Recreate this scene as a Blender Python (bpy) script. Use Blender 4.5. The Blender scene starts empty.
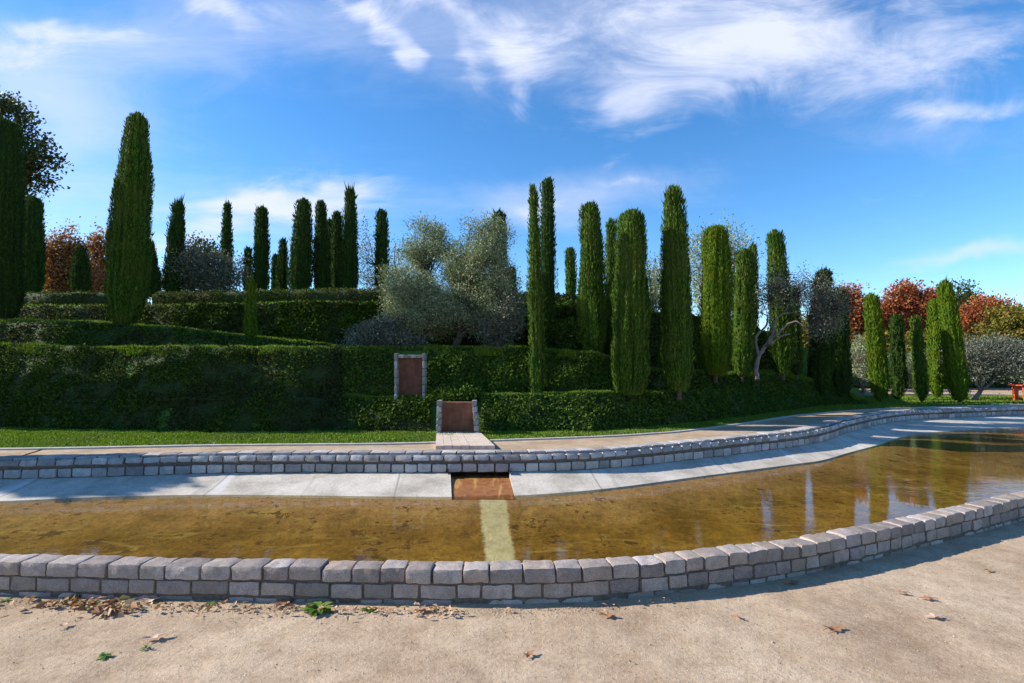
import bpy, math, random
import numpy as np
from mathutils import Vector, noise

R = math.radians
rng = np.random.default_rng(7)
random.seed(7)
scene = bpy.context.scene
COL = scene.collection

# ------------------------------------------------------------------ camera
EYE = 1.6; F = 540.0; HOR = 365.0
PITCH = math.atan((HOR-341.5)/F)
cam_d = bpy.data.cameras.new('camera'); cam = bpy.data.objects.new('camera', cam_d); COL.objects.link(cam)
cam.location = (0, 0, EYE); cam.rotation_euler = (R(90)+PITCH, 0, 0)
cam_d.sensor_width = 36; cam_d.lens = F/1024*36; cam_d.clip_start = .05; cam_d.clip_end = 3000
scene.camera = cam
ct, st = math.cos(PITCH), math.sin(PITCH)

def ray(px, py):
    a = px-512; b = 341.5-py
    return Vector((a, F*ct-b*st, F*st+b*ct))
def at_z(px, py, z=0.0):
    d = ray(px, py); return Vector((0, 0, EYE)) + d*((z-EYE)/d.z)
def at_Y(px, py, Y):
    d = ray(px, py); return Vector((0, 0, EYE)) + d*(Y/d.y)

# ------------------------------------------------------------------ materials
def new_mat(name):
    m = bpy.data.materials.new(name); m.use_nodes = True
    nt = m.node_tree; nt.nodes.clear()
    out = nt.nodes.new('ShaderNodeOutputMaterial')
    return m, nt, out
def N(nt, t, **kw):
    n = nt.nodes.new(t)
    for k, v in kw.items():
        if k.startswith('i_'):
            n.inputs[k[2:].replace('_', ' ')].default_value = v
        else: setattr(n, k, v)
    return n
def ramp(nt, fac, stops, interp='LINEAR'):
    r = nt.nodes.new('ShaderNodeValToRGB'); r.color_ramp.interpolation = interp
    e = r.color_ramp.elements
    while len(e) < len(stops): e.new(.5)
    for el, (p, c) in zip(e, stops):
        el.position = p; el.color = (*c, 1) if len(c) == 3 else c
    nt.links.new(fac, r.inputs[0]); return r
def tex(nt, scale, detail=4, rough=.55, coord='Object', vec=None, stretch=None):
    n = N(nt, 'ShaderNodeTexNoise'); n.inputs['Scale'].default_value = scale
    n.inputs['Detail'].default_value = detail; n.inputs['Roughness'].default_value = rough
    if vec is None:
        tc = N(nt, 'ShaderNodeTexCoord'); vec = tc.outputs[coord]
    if stretch:
        mp = N(nt, 'ShaderNodeMapping'); mp.inputs['Scale'].default_value = stretch
        nt.links.new(vec, mp.inputs[0]); vec = mp.outputs[0]
    nt.links.new(vec, n.inputs['Vector']); return n
def mixc(nt, fac, a, b, mode='MIX'):
    m = N(nt, 'ShaderNodeMix', data_type='RGBA', blend_type=mode)
    for s, v in ((m.inputs[0], fac), (m.inputs[6], a), (m.inputs[7], b)):
        if hasattr(v, 'is_linked'): nt.links.new(v, s)
        elif isinstance(v, (int, float)): s.default_value = v
        else: s.default_value = (*v, 1)
    return m.outputs[2]
def math_(nt, op, a, b=0.0, c=None, clamp=False):
    m = N(nt, 'ShaderNodeMath', operation=op, use_clamp=clamp)
    for s, v in zip(m.inputs, (a, b, c)):
        if v is None: continue
        if hasattr(v, 'is_linked'): nt.links.new(v, s)
        else: s.default_value = v
    return m.outputs[0]
def smooth(nt, v, lo, hi):
    m = N(nt, 'ShaderNodeMapRange', interpolation_type='SMOOTHSTEP')
    nt.links.new(v, m.inputs[0]); m.inputs[1].default_value = lo; m.inputs[2].default_value = hi
    return m.outputs[0]
def principled(nt, out, color, rough=.8, bump=None, bstr=.3, bdist=.02, spec=.3):
    p = N(nt, 'ShaderNodeBsdfPrincipled')
    p.inputs['Roughness'].default_value = rough; p.inputs['Specular IOR Level'].default_value = spec
    if hasattr(color, 'is_linked'): nt.links.new(color, p.inputs['Base Color'])
    else: p.inputs['Base Color'].default_value = (*color, 1)
    if bump is not None:
        b = N(nt, 'ShaderNodeBump'); b.inputs['Strength'].default_value = bstr; b.inputs['Distance'].default_value = bdist
        nt.links.new(bump, b.inputs['Height']); nt.links.new(b.outputs[0], p.inputs['Normal'])
    nt.links.new(p.outputs[0], out.inputs[0]); return p

def leaf_mat(name, stops, trans=.3, rough=.55, patch=None, patch_scale=.9, spec=.25):
    m, nt, out = new_mat(name)
    g = N(nt, 'ShaderNodeNewGeometry')
    c = ramp(nt, g.outputs['Random Per Island'], stops).outputs[0]
    if patch:
        n = tex(nt, patch_scale, 3); f = smooth(nt, n.outputs[0], .42, .66)
        c = mixc(nt, f, c, mixc(nt, .7, c, patch))
    p = N(nt, 'ShaderNodeBsdfPrincipled'); p.inputs['Roughness'].default_value = rough
    p.inputs['Specular IOR Level'].default_value = spec
    nt.links.new(c, p.inputs['Base Color'])
    if trans > 0:
        t = N(nt, 'ShaderNodeBsdfTranslucent'); c2 = mixc(nt, 1.0, c, (1.25, 1.25, .55), 'MULTIPLY'); nt.links.new(c2, t.inputs[0])
        s = N(nt, 'ShaderNodeMixShader'); s.inputs[0].default_value = trans
        nt.links.new(p.outputs[0], s.inputs[1]); nt.links.new(t.outputs[0], s.inputs[2]); nt.links.new(s.outputs[0], out.inputs[0])
    else: nt.links.new(p.outputs[0], out.inputs[0])
    return m

M = {}
M['cypress'] = leaf_mat('cypress_foliage', [(0, (.020, .052, .007)), (.5, (.052, .110, .010)), (.9, (.092, .165, .016)), (1, (.14, .14, .03))], .12, .7, (.085, .115, .018), 1.5, .08)
M['cypress_dark'] = leaf_mat('dark_cypress_foliage', [(0, (.018, .042, .010)), (.6, (.036, .070, .013)), (1, (.06, .095, .012))], .12, .7, spec=.06)
M['cypress_bright'] = leaf_mat('bright_cypress_foliage', [(0, (.055, .09, .008)), (.5, (.072, .145, .009)), (1, (.125, .19, .018))], .15, .7, (.12, .15, .01), 1.1, .06)
M['ivy'] = leaf_mat('ivy_leaves', [(0, (.020, .042, .006)), (.5, (.045, .082, .009)), (.95, (.088, .132, .015)), (1, (.12, .085, .035))], .12, .7, (.04, .036, .018), .55, .04)
M['hedge'] = leaf_mat('clipped_hedge_leaves', [(0, (.035, .06, .008)), (.5, (.075, .115, .012)), (1, (.13, .15, .025))], .15, .75, (.10, .085, .03), .8, .06)
M['grass'] = leaf_mat('grass_blades', [(0, (.065, .12, .006)), (.5, (.125, .215, .008)), (.9, (.18, .27, .014)), (1, (.24, .23, .05))], .25, .55, (.12, .17, .03), .7)
M['olive'] = leaf_mat('olive_leaves', [(0, (.10, .13, .055)), (.5, (.20, .24, .11)), (1, (.38, .41, .25))], .12, .5, spec=.4)
M['olive_dim'] = leaf_mat('thin_olive_leaves', [(0, (.075, .085, .06)), (.6, (.135, .145, .10)), (1, (.24, .25, .19))], .12, .55)
M['shrub'] = leaf_mat('shrub_leaves', [(0, (.03, .06, .012)), (.6, (.06, .11, .015)), (1, (.10, .155, .022))], .18, .7, spec=.06)
M['red'] = leaf_mat('red_autumn_leaves', [(0, (.14, .035, .02)), (.5, (.34, .075, .035)), (.85, (.46, .17, .05)), (1, (.22, .18, .04))], .3, .6)
M['orange'] = leaf_mat('orange_autumn_leaves', [(0, (.17, .06, .03)), (.5, (.33, .135, .06)), (1, (.34, .22, .08))], .3, .6)
M['ochre'] = leaf_mat('ochre_autumn_leaves', [(0, (.07, .10, .018)), (.5, (.17, .17, .025)), (.8, (.27, .20, .035)), (1, (.34, .11, .03))], .3, .6)
M['broad'] = leaf_mat('broad_green_leaves', [(0, (.025, .045, .012)), (.6, (.05, .08, .018)), (.9, (.10, .11, .025)), (1, (.2, .12, .03))], .25, .5)
M['fargreen'] = leaf_mat('far_green_leaves', [(0, (.025, .04, .015)), (.6, (.05, .075, .022)), (1, (.09, .10, .03))], .2, .6)

def bark_mat(name, a, b):
    m, nt, out = new_mat(name)
    n = tex(nt, 9, 5, .65, stretch=(1, 1, .25)); c = ramp(nt, n.outputs[0], [(.3, a), (.7, b)]).outputs[0]
    principled(nt, out, c, .9, n.outputs[0], .7, .03); return m
M['bark'] = bark_mat('brown_bark', (.035, .026, .018), (.11, .085, .06))
M['olive_bark'] = bark_mat('pale_olive_bark', (.10, .075, .06), (.32, .26, .21))

def stone_mat(name, a, b, tint, scale=1.0, stain=None):
    m, nt, out = new_mat(name)
    g = N(nt, 'ShaderNodeNewGeometry')
    per = ramp(nt, g.outputs['Random Per Island'], [(0, tuple(x*.8 for x in a)), (.3, a), (.6, b), (.82, tint), (.93, tuple(x*1.15 for x in b)), (1, tuple(x*.75 for x in tint))]).outputs[0]
    sp = tex(nt, 160*scale, 2, .7); sp2 = tex(nt, 14*scale, 5, .65)
    c = mixc(nt, .55, per, ramp(nt, sp.outputs[0], [(.35, (.25, .25, .26)), (.5, (.75, .74, .74)), (.68, (1.25, 1.22, 1.2))]).outputs[0], 'MULTIPLY')
    c = mixc(nt, .6, c, ramp(nt, sp2.outputs[0], [(.3, (.55, .53, .52)), (.6, (1.1, 1.1, 1.1))]).outputs[0], 'MULTIPLY')
    if stain:
        s3 = tex(nt, 3.1, 4); c = mixc(nt, math_(nt, 'MULTIPLY', smooth(nt, s3.outputs[0], .5, .7), .55), c, stain)
    h = math_(nt, 'ADD', math_(nt, 'MULTIPLY', sp.outputs[0], .35), sp2.outputs[0])
    principled(nt, out, c, .85, h, .8, .012, .25); return m
M['granite'] = stone_mat('rough_granite', (.355, .29, .255), (.50, .425, .385), (.42, .325, .26), 1, (.27, .21, .15))
M['granite_far'] = stone_mat('pale_granite', (.36, .325, .305), (.54, .495, .465), (.46, .40, .36), .6)
M['pillar'] = stone_mat('granite_pillar', (.33, .31, .29), (.44, .42, .39), (.38, .34, .31), .8)

def simple(name, stops, scale, rough=.9, bstr=.5, bdist=.02, detail=6):
    m, nt, out = new_mat(name)
    n = tex(nt, scale, detail, .65); c = ramp(nt, n.outputs[0], stops).outputs[0]
    principled(nt, out, c, rough, n.outputs[0], bstr, bdist); return m
M['mortar'] = simple('old_mortar', [(.3, (.08, .06, .045)), (.7, (.20, .155, .12))], 25)
M['soil'] = simple('dark_leaf_soil', [(.3, (.018, .030, .008)), (.7, (.05, .065, .018))], 6)
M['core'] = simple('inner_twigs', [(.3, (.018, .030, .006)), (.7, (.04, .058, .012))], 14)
M['turf'] = simple('turf', [(.3, (.04, .085, .010)), (.7, (.085, .15, .015))], 5)
M['kerb'] = simple('pale_edging_stone', [(.3, (.30, .28, .25)), (.7, (.48, .45, .40))], 7)
M['red_paint'] = simple('weathered_red_paint', [(.3, (.42, .045, .018)), (.7, (.62, .09, .03))], 9, .5, .15)
M['concrete_dark'] = simple('damp_concrete', [(.3, (.05, .045, .04)), (.7, (.12, .10, .09))], 6)

def gravel():
    m, nt, out = new_mat('compacted_sandy_gravel')
    a = tex(nt, 1.1, 6, .6); b = tex(nt, 45, 4, .7); d = tex(nt, 190, 2, .6); e = tex(nt, 5.5, 5, .7)
    v = N(nt, 'ShaderNodeTexVoronoi'); v.inputs['Scale'].default_value = 55
    tc = N(nt, 'ShaderNodeTexCoord'); nt.links.new(tc.outputs['Object'], v.inputs['Vector'])
    c = ramp(nt, a.outputs[0], [(.25, (.30, .205, .135)), (.5, (.44, .325, .222)), (.75, (.52, .40, .285))]).outputs[0]
    c = mixc(nt, .55, c, ramp(nt, b.outputs[0], [(.3, (.6, .57, .53)), (.5, (1, 1, 1)), (.75, (1.25, 1.23, 1.2))]).outputs[0], 'MULTIPLY')
    c = mixc(nt, .5, c, ramp(nt, e.outputs[0], [(.3, (.62, .55, .48)), (.6, (1.12, 1.12, 1.12))]).outputs[0], 'MULTIPLY')
    c = mixc(nt, .5, c, ramp(nt, d.outputs[0], [(.3, (.45, .42, .4)), (.5, (1, 1, 1)), (.7, (1.4, 1.38, 1.35))]).outputs[0], 'MULTIPLY')
    peb = smooth(nt, v.outputs['Distance'], .28, .12)
    sel = math_(nt, 'MULTIPLY', peb, smooth(nt, math_(nt, 'FRACT', math_(nt, 'MULTIPLY', v.outputs['Color'], 1.0)), .72, .8))
    c = mixc(nt, math_(nt, 'MULTIPLY', sel, .6), c, (.66, .61, .54))
    h = math_(nt, 'ADD', math_(nt, 'ADD', math_(nt, 'MULTIPLY', b.outputs[0], .6), math_(nt, 'MULTIPLY', e.outputs[0], .9)), math_(nt, 'ADD', math_(nt, 'MULTIPLY', sel, .5), math_(nt, 'MULTIPLY', d.outputs[0], .2)))
    principled(nt, out, c, .95, h, .7, .013, .05); return m
M['gravel'] = gravel()

def apron_mat():
    m, nt, out = new_mat('stained_pond_concrete')
    tc = N(nt, 'ShaderNodeTexCoord'); uv = N(nt, 'ShaderNodeSeparateXYZ'); nt.links.new(tc.outputs['UV'], uv.inputs[0])
    a = tex(nt, 1.6, 6, .65); b = tex(nt, 30, 5, .7)
    c = ramp(nt, a.outputs[0], [(.3, (.34, .29, .235)), (.5, (.50, .44, .365)), (.72, (.64, .575, .49))]).outputs[0]
    c = mixc(nt, .6, c, ramp(nt, b.outputs[0], [(.3, (.55, .53, .5)), (.6, (1.12, 1.12, 1.12))]).outputs[0], 'MULTIPLY')
    # pale lime runs down the slope, a few metres apart
    s = tex(nt, 1, 3, .6, vec=tc.outputs['UV'], stretch=(.9, .12, 1))
    st1 = smooth(nt, s.outputs[0], .60, .66)
    s2 = tex(nt, 1, 2, .6, vec=tc.outputs['UV'], stretch=(5.0, .3, 1))
    c = mixc(nt, math_(nt, 'MULTIPLY', st1, .55), c, (.68, .66, .64))
    c = mixc(nt, math_(nt, 'MULTIPLY', smooth(nt, s2.outputs[0], .55, .7), .5), c, (.30, .27, .22))
    # damp brown line close to the water
    wv = math_(nt, 'ADD', uv.outputs[1], math_(nt, 'MULTIPLY', math_(nt, 'SUBTRACT', a.outputs[0], .5), .12))
    c = mixc(nt, math_(nt, 'MULTIPLY', smooth(nt, wv, .77, .83), .3), c, (.30, .24, .17))
    j = math_(nt, 'ABSOLUTE', math_(nt, 'SUBTRACT', math_(nt, 'FRACT', math_(nt, 'MULTIPLY', uv.outputs[0], .36)), .5))
    c = mixc(nt, math_(nt, 'MULTIPLY', smooth(nt, j, .008, .003), .6), c, (.20, .18, .16))
    principled(nt, out, c, .8, b.outputs[0], .35, .01); return m
M['apron'] = apron_mat()

def bed_mat():
    m, nt, out = new_mat('algae_covered_pond_bed')
    tc = N(nt, 'ShaderNodeTexCoord'); uv = N(nt, 'ShaderNodeSeparateXYZ'); nt.links.new(tc.outputs['UV'], uv.inputs[0])
    a = tex(nt, 1.0, 7, .68, stretch=(.8, .7, 1)); b = tex(nt, 6, 7, .75, stretch=(.9, .75, 1)); d = tex(nt, 1.8, 4, .6, stretch=(.6, .6, 1)); f = tex(nt, 24, 6, .75)
    c = ramp(nt, a.outputs[0], [(.28, (.12, .060, .006)), (.46, (.20, .115, .016)), (.6, (.29, .175, .032)), (.74, (.38, .26, .08))]).outputs[0]
    # sediment near the far bank: paler, pinker
    near = smooth(nt, math_(nt, 'ADD', uv.outputs[1], math_(nt, 'MULTIPLY', math_(nt, 'SUBTRACT', a.outputs[0], .5), .5)), .52, .95)
    c = mixc(nt, math_(nt, 'MULTIPLY', near, .85), c, (.42, .27, .15))
    c = mixc(nt, .7, c, ramp(nt, b.outputs[0], [(.28, (.28, .25, .22)), (.42, (.72, .70, .68)), (.55, (1.1, 1.1, 1.05)), (.72, (1.6, 1.6, 1.5))]).outputs[0], 'MULTIPLY')
    c = mixc(nt, .75, c, ramp(nt, f.outputs[0], [(.3, (.45, .42, .38)), (.6, (1.25, 1.25, 1.2))]).outputs[0], 'MULTIPLY')
    # long pale drift marks
    dr = tex(nt, 1.0, 3, .5, stretch=(.45, 1.3, 1)); l = math_(nt, 'ABSOLUTE', math_(nt, 'SUBTRACT', dr.outputs[0], .53))
    c = mixc(nt, math_(nt, 'MULTIPLY', math_(nt, 'MULTIPLY', smooth(nt, l, .022, .004), smooth(nt, d.outputs[0], .45, .6)), .35), c, (.50, .40, .14))
    # scattered dark debris patches
    k = math_(nt, 'MULTIPLY', smooth(nt, b.outputs[0], .545, .58), smooth(nt, d.outputs[0], .47, .56))
    c = mixc(nt, math_(nt, 'MULTIPLY', k, .85), c, (.055, .022, .006))
    # pale scoured band below the outlet: the bed kept clean by the current
    xy = N(nt, 'ShaderNodeSeparateXYZ'); nt.links.new(tc.outputs['Object'], xy.inputs[0])
    def edge(xa, xb):
        A, B = at_z(xa, 498, -.44), at_z(xb, 566, -.44); k = (B.x-A.x)/(B.y-A.y)
        return math_(nt, 'SUBTRACT', xy.outputs[0], math_(nt, 'ADD', math_(nt, 'MULTIPLY', xy.outputs[1], k), A.x-A.y*k))
    wob = math_(nt, 'MULTIPLY', math_(nt, 'SUBTRACT', b.outputs[0], .5), .16)
    mk = math_(nt, 'MULTIPLY', smooth(nt, math_(nt, 'ADD', edge(478, 486), wob), -.02, .035), smooth(nt, math_(nt, 'ADD', edge(505, 516), wob), .02, -.035))
    pc = mixc(nt, .55, (.62, .61, .50), ramp(nt, b.outputs[0], [(.3, (.45, .42, .3)), (.6, (1.1, 1.1, 1.05))]).outputs[0], 'MULTIPLY')
    c = mixc(nt, math_(nt, 'MULTIPLY', mk, .88), c, pc)
    principled(nt, out, c, .9, b.outputs[0], .6, .05); return m
M['bed'] = bed_mat()

def strip_mat(name, c0, c1, sc=9):
    m, nt, out = new_mat(name)
    b = tex(nt, sc, 6, .72); f = tex(nt, 55, 3, .7)
    c = ramp(nt, b.outputs[0], [(.3, c0), (.65, c1)]).outputs[0]
    c = mixc(nt, .6, c, ramp(nt, f.outputs[0], [(.3, (.6, .6, .55)), (.6, (1.15, 1.15, 1.1))]).outputs[0], 'MULTIPLY')
    principled(nt, out, c, .9, b.outputs[0], .6, .02); return m
M['flow'] = strip_mat('scoured_pale_bed', (.36, .34, .20), (.60, .57, .40))

def chute_mat():
    m, nt, out = new_mat('rust_stained_concrete')
    tc = N(nt, 'ShaderNodeTexCoord')
    b = tex(nt, 8, 6, .7); s = tex(nt, 1, 4, .6, vec=tc.outputs['Object'], stretch=(9, 1.2, 1))
    c = ramp(nt, b.outputs[0], [(.3, (.17, .06, .018)), (.55, (.30, .115, .03)), (.75, (.38, .17, .05))]).outputs[0]
    c = mixc(nt, math_(nt, 'MULTIPLY', smooth(nt, s.outputs[0], .52, .62), .6), c, (.55, .30, .09))
    principled(nt, out, c, .5, b.outputs[0], .5, .015, .5); return m
M['chute'] = chute_mat()
def rust():
    m, nt, out = new_mat('rusty_weathering_steel')
    b = tex(nt, 5, 6, .7); s = tex(nt, 1, 4, .6, stretch=(7, 7, .8)); f = tex(nt, 45, 4, .7)
    c = ramp(nt, b.outputs[0], [(.3, (.10, .042, .028)), (.55, (.19, .075, .042)), (.75, (.27, .115, .055))]).outputs[0]
    c = mixc(nt, .5, c, ramp(nt, s.outputs[0], [(.3, (.55, .5, .45)), (.65, (1.3, 1.25, 1.2))]).outputs[0], 'MULTIPLY')
    c = mixc(nt, .5, c, ramp(nt, f.outputs[0], [(.3, (.6, .6, .6)), (.65, (1.2, 1.2, 1.2))]).outputs[0], 'MULTIPLY')
    principled(nt, out, c, .75, f.outputs[0], .4, .01); return m
M['rust'] = rust()
M['slab'] = strip_mat('pinkish_stone_slab', (.46, .35, .28), (.62, .50, .42), 5)

def water():
    m, nt, out = new_mat('clear_shallow_water')
    fr = N(nt, 'ShaderNodeFresnel'); fr.inputs['IOR'].default_value = 1.33
    ge = N(nt, 'ShaderNodeNewGeometry'); nt.links.new(math_(nt, 'SUBTRACT', 1.55, math_(nt, 'MULTIPLY', ge.outputs['Backfacing'], .905)), fr.inputs['IOR'])
    a = tex(nt, 5, 3, .55, stretch=(.6, 1.9, 1)); b = tex(nt, 22, 2, .5, stretch=(.7, 1.6, 1)); c = tex(nt, .5, 2, .5)
    h = math_(nt, 'ADD', a.outputs[0], math_(nt, 'MULTIPLY', b.outputs[0], .25))
    h = math_(nt, 'MULTIPLY', h, smooth(nt, c.outputs[0], .3, .75))
    bp = N(nt, 'ShaderNodeBump'); bp.inputs['Strength'].default_value = .17; bp.inputs['Distance'].default_value = .018
    nt.links.new(h, bp.inputs['Height']); nt.links.new(bp.outputs[0], fr.inputs['Normal'])
    tr = N(nt, 'ShaderNodeBsdfTransparent'); tr.inputs[0].default_value = (.93, .86, .66, 1)
    gl = N(nt, 'ShaderNodeBsdfGlossy'); gl.inputs['Roughness'].default_value = .03; nt.links.new(bp.outputs[0], gl.inputs['Normal'])
    s = N(nt, 'ShaderNodeMixShader'); nt.links.new(fr.outputs[0], s.inputs[0]); nt.links.new(tr.outputs[0], s.inputs[1]); nt.links.new(gl.outputs[0], s.inputs[2])
    nt.links.new(s.outputs[0], out.inputs[0]); return m
M['water'] = water()
M['deadleaf'] = leaf_mat('dry_fallen_leaves', [(0, (.20, .09, .04)), (.4, (.38, .19, .09)), (.8, (.50, .33, .20)), (1, (.34, .28, .10))], .1, .7)
M['redleaf'] = leaf_mat('russet_fallen_leaf', [(0, (.28, .12, .06)), (1, (.38, .20, .11))], .1, .7)
M['paleleaf'] = leaf_mat('pale_fallen_leaf', [(0, (.55, .38, .27)), (1, (.60, .44, .34))], .1, .7)
M['weed'] = leaf_mat('weed_leaves', [(0, (.06, .13, .015)), (.6, (.12, .22, .03)), (1, (.22, .30, .06))], .3, .45, spec=.4)
M['pebble'] = leaf_mat('gravel_grains', [(0, (.12, .08, .055)), (.5, (.32, .25, .18)), (1, (.55, .48, .40))], 0, .9)

# ------------------------------------------------------------------ mesh helpers
class MB:
    def __init__(s): s.v = []; s.f4 = []; s.f3 = []; s.n = 0
    def add(s, v, f):
        v = np.asarray(v, float).reshape(-1, 3); f = np.asarray(f, np.int64)
        (s.f4 if f.shape[1] == 4 else s.f3).append(f + s.n); s.v.append(v); s.n += len(v); return s
    def grid(s, G, wrap=False, flip=False):
        n, m = G.shape[:2]; idx = np.arange(n*m).reshape(n, m)
        if wrap: idx = np.concatenate([idx, idx[:, :1]], 1)
        f = np.stack([idx[:-1, :-1], idx[:-1, 1:], idx[1:, 1:], idx[1:, :-1]], -1).reshape(-1, 4)
        if flip: f = f[:, ::-1]
        return s.add(G.reshape(-1, 3), f)
    def box(s, lo, hi, rot=0, org=(0, 0, 0)):
        x0, y0, z0 = lo; x1, y1, z1 = hi
        v = np.array([[x0,y0,z0],[x1,y0,z0],[x1,y1,z0],[x0,y1,z0],[x0,y0,z1],[x1,y0,z1],[x1,y1,z1],[x0,y1,z1]], float)
        c, sn = math.cos(rot), math.sin(rot)
        v = np.stack([v[:, 0]*c-v[:, 1]*sn, v[:, 0]*sn+v[:, 1]*c, v[:, 2]], 1)+np.array(org)
        return s.add(v, [[0,3,2,1],[4,5,6,7],[0,1,5,4],[1,2,6,5],[2,3,7,6],[3,0,4,7]])
    def tube(s, pts, rad, seg=8):
        P = np.asarray(pts, float); n = len(P); T = np.gradient(P, axis=0); T /= np.linalg.norm(T, axis=1)[:, None]+1e-9
        ref = np.array([.31, .17, .93]) if abs(T[0][2]) < .8 else np.array([1, .1, 0.])
        A = np.cross(T, ref); A /= np.linalg.norm(A, axis=1)[:, None]; B = np.cross(T, A)
        th = np.linspace(0, 2*np.pi, seg, endpoint=False); r = np.asarray(rad, float).reshape(-1, 1, 1)*np.ones((n, 1, 1))
        G = P[:, None]+r*(np.cos(th)[None, :, None]*A[:, None]+np.sin(th)[None, :, None]*B[:, None])
        return s.grid(G, True)
    def build(s, name, mat, parent=None, smooth_=False, uv=None):
        me = bpy.data.meshes.new(name)
        v = np.concatenate(s.v) if s.v else np.zeros((0, 3))
        f4 = np.concatenate(s.f4) if s.f4 else np.zeros((0, 4), int); f3 = np.concatenate(s.f3) if s.f3 else np.zeros((0, 3), int)
        loops = np.concatenate([f4.ravel(), f3.ravel()]).astype(np.int32)
        starts = np.concatenate([np.arange(len(f4))*4, len(f4)*4+np.arange(len(f3))*3]).astype(np.int32)
        me.vertices.add(len(v)); me.loops.add(len(loops)); me.polygons.add(len(starts))
        me.vertices.foreach_set('co', v.astype(np.float32).ravel())
        me.loops.foreach_set('vertex_index', loops); me.polygons.foreach_set('loop_start', starts)
        if uv is not None:
            l = me.uv_layers.new(name='UVMap'); l.data.foreach_set('uv', np.asarray(uv, np.float32)[loops].ravel())
        me.update(calc_edges=True); me.validate()
        me.polygons.foreach_set('use_smooth', np.full(len(me.polygons), bool(smooth_)))
        me.materials.append(M[mat] if isinstance(mat, str) else mat)
        o = bpy.data.objects.new(name, me); COL.objects.link(o)
        if parent: o.parent = parent
        return o

def tag(o, label=None, cat=None, group=None, kind=None):
    if label: o['label'] = label
    if cat: o['category'] = cat
    if group: o['group'] = group
    if kind: o['kind'] = kind
    return o
def empty(name, loc=(0, 0, 0)):
    o = bpy.data.objects.new(name, None); COL.objects.link(o); o.location = loc; o.empty_display_size = .3
    return o
def parent_world(ob, root):            # mesh built in world coordinates -> local to its root
    ob.parent = root
    loc = root.location
    n = len(ob.data.vertices); a = np.empty(n*3, np.float32); ob.data.vertices.foreach_get('co', a)
    a = a.reshape(-1, 3)-np.array(loc, np.float32); ob.data.vertices.foreach_set('co', a.ravel()); ob.data.update()
    return ob

def unit(a): return a/(np.linalg.norm(a, axis=-1, keepdims=True)+1e-9)
def leaves(mb, P, D, Nn, L, W, bend=.0):
    """diamond shaped leaf per point P, pointing along D, facing Nn"""
    D = unit(D); S = unit(np.cross(D, Nn)); L = np.broadcast_to(L, (len(P),))[:, None]; W = np.broadcast_to(W, (len(P),))[:, None]
    U = unit(np.cross(S, D))
    v = np.stack([P, P+D*L*.45+S*W*.5, P+D*L-U*L*bend, P+D*L*.45-S*W*.5], 1)
    n = len(P); mb.add(v.reshape(-1, 3), np.arange(n*4).reshape(n, 4))

def sample_grid(G, n):
    """random points and normals on a grid surface, by area"""
    a, b, c, d = G[:-1, :-1].reshape(-1, 3), G[:-1, 1:].reshape(-1, 3), G[1:, 1:].reshape(-1, 3), G[1:, :-1].reshape(-1, 3)
    nn = np.cross(c-a, d-b); ar = np.linalg.norm(nn, axis=1); k = rng.choice(len(a), n, p=ar/ar.sum())
    u, v = rng.random((n, 1)), rng.random((n, 1))
    P = (1-u)*(1-v)*a[k]+u*(1-v)*b[k]+u*v*c[k]+(1-u)*v*d[k]
    return P, unit(nn[k])

def fbm(P, s=1.0, oct=3, seed=0.0):
    out = np.empty(len(P))
    for i, p in enumerate(P): out[i] = noise.fractal(Vector((p[0]*s+seed, p[1]*s-seed*.7, p[2]*s+seed*.3)), 1.0, 2.0, oct)
    return out

def crinkle(G, amp, s, seed=0, up=None):
    """push a grid along its normals by noise"""
    du = np.gradient(G, axis=0); dv = np.gradient(G, axis=1); nn = unit(np.cross(du, dv))
    f = fbm(G.reshape(-1, 3), s, 3, seed).reshape(G.shape[:2])
    return G+nn*(f*amp)[..., None]

def cat_rom(pts, per=8):
    P = np.asarray(pts, float); n = len(P); out = []
    for i in range(n-1):
        p0, p1, p2, p3 = P[max(i-1, 0)], P[i], P[i+1], P[min(i+2, n-1)]
        for k in range(per):
            t = k/per
            out.append(.5*((2*p1)+(-p0+p2)*t+(2*p0-5*p1+4*p2-p3)*t*t+(-p0+3*p1-3*p2+p3)*t**3))
    out.append(P[-1]); return np.array(out)
def arclen(P):
    return np.concatenate([[0], np.cumsum(np.linalg.norm(np.diff(P, axis=0), axis=1))])
def offset(P, d):
    """plan offset of a polyline running +x; positive d = away from the camera (left of travel)"""
    T = unit(np.gradient(P[:, :2], axis=0)); Nn = np.stack([-T[:, 1], T[:, 0]], 1)
    Q = P.copy(); Q[:, :2] += Nn*d; return Q
def interp_line(P, s):
    L = arclen(P); return np.stack([np.interp(s, L, P[:, k]) for k in range(3)], -1)
def setz(P, z): Q = P.copy(); Q[:, 2] = z; return Q
def loft(lines): return np.stack(lines, 0)

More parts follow.
